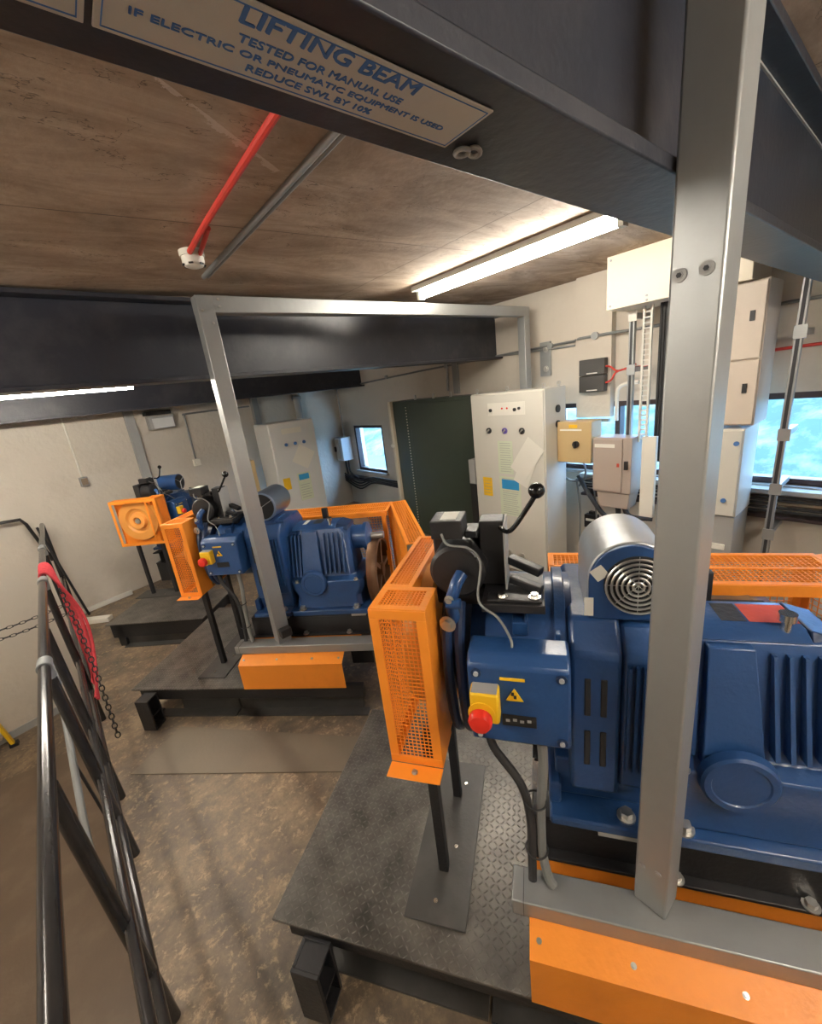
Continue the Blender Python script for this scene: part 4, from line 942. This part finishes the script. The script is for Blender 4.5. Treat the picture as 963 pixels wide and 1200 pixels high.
m = MB().box(3.55, 3.57, 1.405, 1.42, 1.36, 2.38).box(3.55, 3.57, 1.46, 1.475, 1.36, 2.38)
for k in range(26): m.box(3.552, 3.568, 1.42, 1.46, 1.38+k*.038, 1.39+k*.038)
m.build('ladder', 'cab_white', t)
m = MB()
for k in range(3): m.cyl((3.59, 1.36-.02*k, 1.2), (3.59, 1.36-.02*k, 2.38), .010, seg=8)
m.build('cable', 'black_rubber', t)
# white panel
tag(MB().box(3.46, 3.50, 1.30, 1.405, .76, 1.42).build('narrow_panel', 'plastic_white', None, bevel=.004), 'narrow white upright panel beside the grey-brown switch box', 'panel')
# tan isolator
t = worldthing('tan_isolator', (3.6, 2.0, 1.15), 'tan square isolator box with black rotary switch', 'electrical box')
MB().box(3.48, 3.66, 1.83, 2.16, 1.17, 1.54).build('case', 'tan', t, bevel=.006)
MB().lathe([(0, .03), (.02, .03), (.022, .02), (.022, 0)], (3.48, 1.97, 1.34), (-1, 0, 0), 20).box(3.44, 3.466, 1.962, 1.978, 1.31, 1.37).build('rotary_switch', 'black', t)
MB().box(3.477, 3.4805, 1.92, 2.13, 1.46, 1.475).build('label', 'paper', t); MB().box(3.477, 3.4805, 1.96, 2.04, 1.485, 1.515).build('yellow_label', 'yellow', t)
# grey-brown box
t = worldthing('switch_box', (3.55, 1.65, .85), 'grey-brown switch box between tan isolator and near post', 'electrical box')
MB().box(3.44, 3.64, 1.47, 1.79, .94, 1.41).build('case', 'taupe', t, bevel=.006); MB().box(3.425, 3.44, 1.54, 1.785, .955, 1.40).build('door', 'taupe', t, bevel=.004)
MB().box(3.422, 3.4255, 1.60, 1.77, 1.33, 1.36).build('label', 'paper', t); MB().box(3.42, 3.44, 1.495, 1.52, 1.15, 1.22).build('latch', 'black', t); MB().box(3.422, 3.4255, 1.56, 1.58, 1.17, 1.20).build('red_mark', 'red_label', t)
m = MB().loft([[(3.46, 1.50, .80), (3.46, 1.74, .80), (3.62, 1.74, .80), (3.62, 1.50, .80)], [(3.45, 1.48, .935), (3.45, 1.76, .935), (3.63, 1.76, .935), (3.63, 1.48, .935)]]); m.build('gland_box', 'taupe', t, bevel=.004)
m = MB().tube([(3.55, 1.62, .80), (3.55, 1.62, .70), (3.6, 1.75, .66), (3.7, 1.95, .80), (3.75, 2.1, .98)], .022).tube([(3.53, 1.56, .80), (3.53, 1.50, .72), (3.6, 1.35, .70)], .02); m.build('cable', 'black_rubber', t)
# amplifier unit on the pilaster
t = worldthing('relay_unit', (3.83, 2.0, 1.75), 'dark grey ribbed relay unit with red cables on the wall', 'electrical unit')
for z0, z1 in ((1.765, 1.91), (1.915, 2.055)):
    c = MB().box(3.80, 3.869, 1.885, 2.125, z0, z1).build('module', 'plastic_grey' if False else 'skirt', t, bevel=.006); MB().box(3.797, 3.80, 1.95, 2.05, z0+.012, z0+.022).build('name_strip', 'paper', c)
m = MB().tube([(3.83, 1.885, 1.98), (3.80, 1.83, 1.97), (3.78, 1.75, 1.93), (3.76, 1.60, 1.97)], .008).tube([(3.83, 1.885, 1.84), (3.80, 1.82, 1.86), (3.78, 1.75, 1.93), (3.74, 1.5, 1.95)], .008)
m.build('red_cable', 'conduit_red', t)
t = tag(MB().box(3.76, 3.80, 1.82, 2.16, 1.50, 1.525).build('strut_rail', 'galv'), 'short galvanised rail under the boxed-in column', 'rail')
tag(MB().tube([(3.83, 1.78, 1.50), (3.83, 1.78, 1.72), (3.83, 1.76, 1.79), (3.83, 1.68, 1.82), (3.83, 1.60, 1.82)], .016).build('bent_conduit', 'plastic_white'), 'white bent conduit beside the left slotted upright', 'conduit')
tag(MB().tube([(3.93, 1.1, 1.90), (3.93, .8, 1.955), (3.93, -1.0, 1.99)], .011).build('red_conduit', 'conduit_red'), 'red conduit along the wall above the big right window', 'conduit')
# low wall items: trunking and cables under the windows
t = worldthing('dado_trunking', (3.88, .2, .8), 'dark cable tray full of cables under the big right window', 'cable tray')
MB().box(3.80, 3.948, -1.5, 2.12, .955, .99).build('shelf', 'plastic_grey', t, bevel=.003)
MB().box(3.83, 3.948, -1.5, 2.12, .76, .785).build('lower_shelf', 'frame_brown', t, bevel=.003)
m = MB()
for k in range(5): m.tube([(3.86+.01*(k % 2), 2.1, .93-.027*k), (3.85, 1.2, .92-.027*k+.008*math.sin(k)), (3.86, .3, .925-.027*k), (3.855, -.5, .93-.027*k), (3.86, -1.4, .925-.027*k)], .010)
m.build('cable', 'black_rubber', t)
MB().tube([(3.855, .6, .875), (3.85, .2, .88), (3.86, -1.4, .87)], .012).build('pale_cable', 'brown_plate', t)
t = worldthing('dado_trunking', (3.88, 5.5, .5), 'dark cable run with loose cables under the small window', 'cable tray')
MB().box(3.82, 3.948, 4.8, 6.85, .50, .56).build('shelf', 'black', t, bevel=.003)
m = MB()
for k in range(4): m.tube([(3.80, 6.8, .60-.04*k), (3.78, 6.3, .52-.05*k), (3.76, 5.8, .62-.03*k), (3.80, 5.2, .60-.03*k), (3.80, 4.8, .62-.03*k)], .014)
m.tube([(3.83, 6.75, .86), (3.82, 6.72, .6), (3.80, 6.6, .50)], .018).tube([(3.83, 6.65, .86), (3.82, 6.63, .65), (3.78, 6.3, .55)], .016)
m.build('cable', 'black_rubber', t)
tag(MB().tube([(3.70, 2.20, 1.15), (3.68, 2.22, 1.0), (3.72, 2.14, .93), (3.80, 2.0, .96), (3.85, 1.85, 1.02)], .012).tube([(3.72, 2.05, 1.17), (3.74, 2.02, 1.02), (3.80, 2.12, .86)], .010).tube([(3.75, 2.12, .95), (3.78, 2.1, .6), (3.78, 2.11, .02)], .010).tube([(3.80, 1.98, .93), (3.80, 1.94, .6), (3.82, 1.93, .02)], .008).build('loose_cable', 'cable_grey'), 'loose grey cables hanging below the tan isolator', 'cable')
t = worldthing('small_transformer', (3.92, 2.03, .42), 'small black box with white label low on the back wall', 'electrical box')
MB().box(3.88, 3.948, 1.98, 2.11, .40, .54).build('case', 'black', t, bevel=.005); MB().box(3.877, 3.88, 2.0, 2.09, .475, .50).build('label', 'paper', t); MB().box(3.90, 3.94, 2.02, 2.07, .54, .57).build('terminal', 'black', t)

for ob in bpy.data.objects:
    if '_org' in ob: del ob['_org']
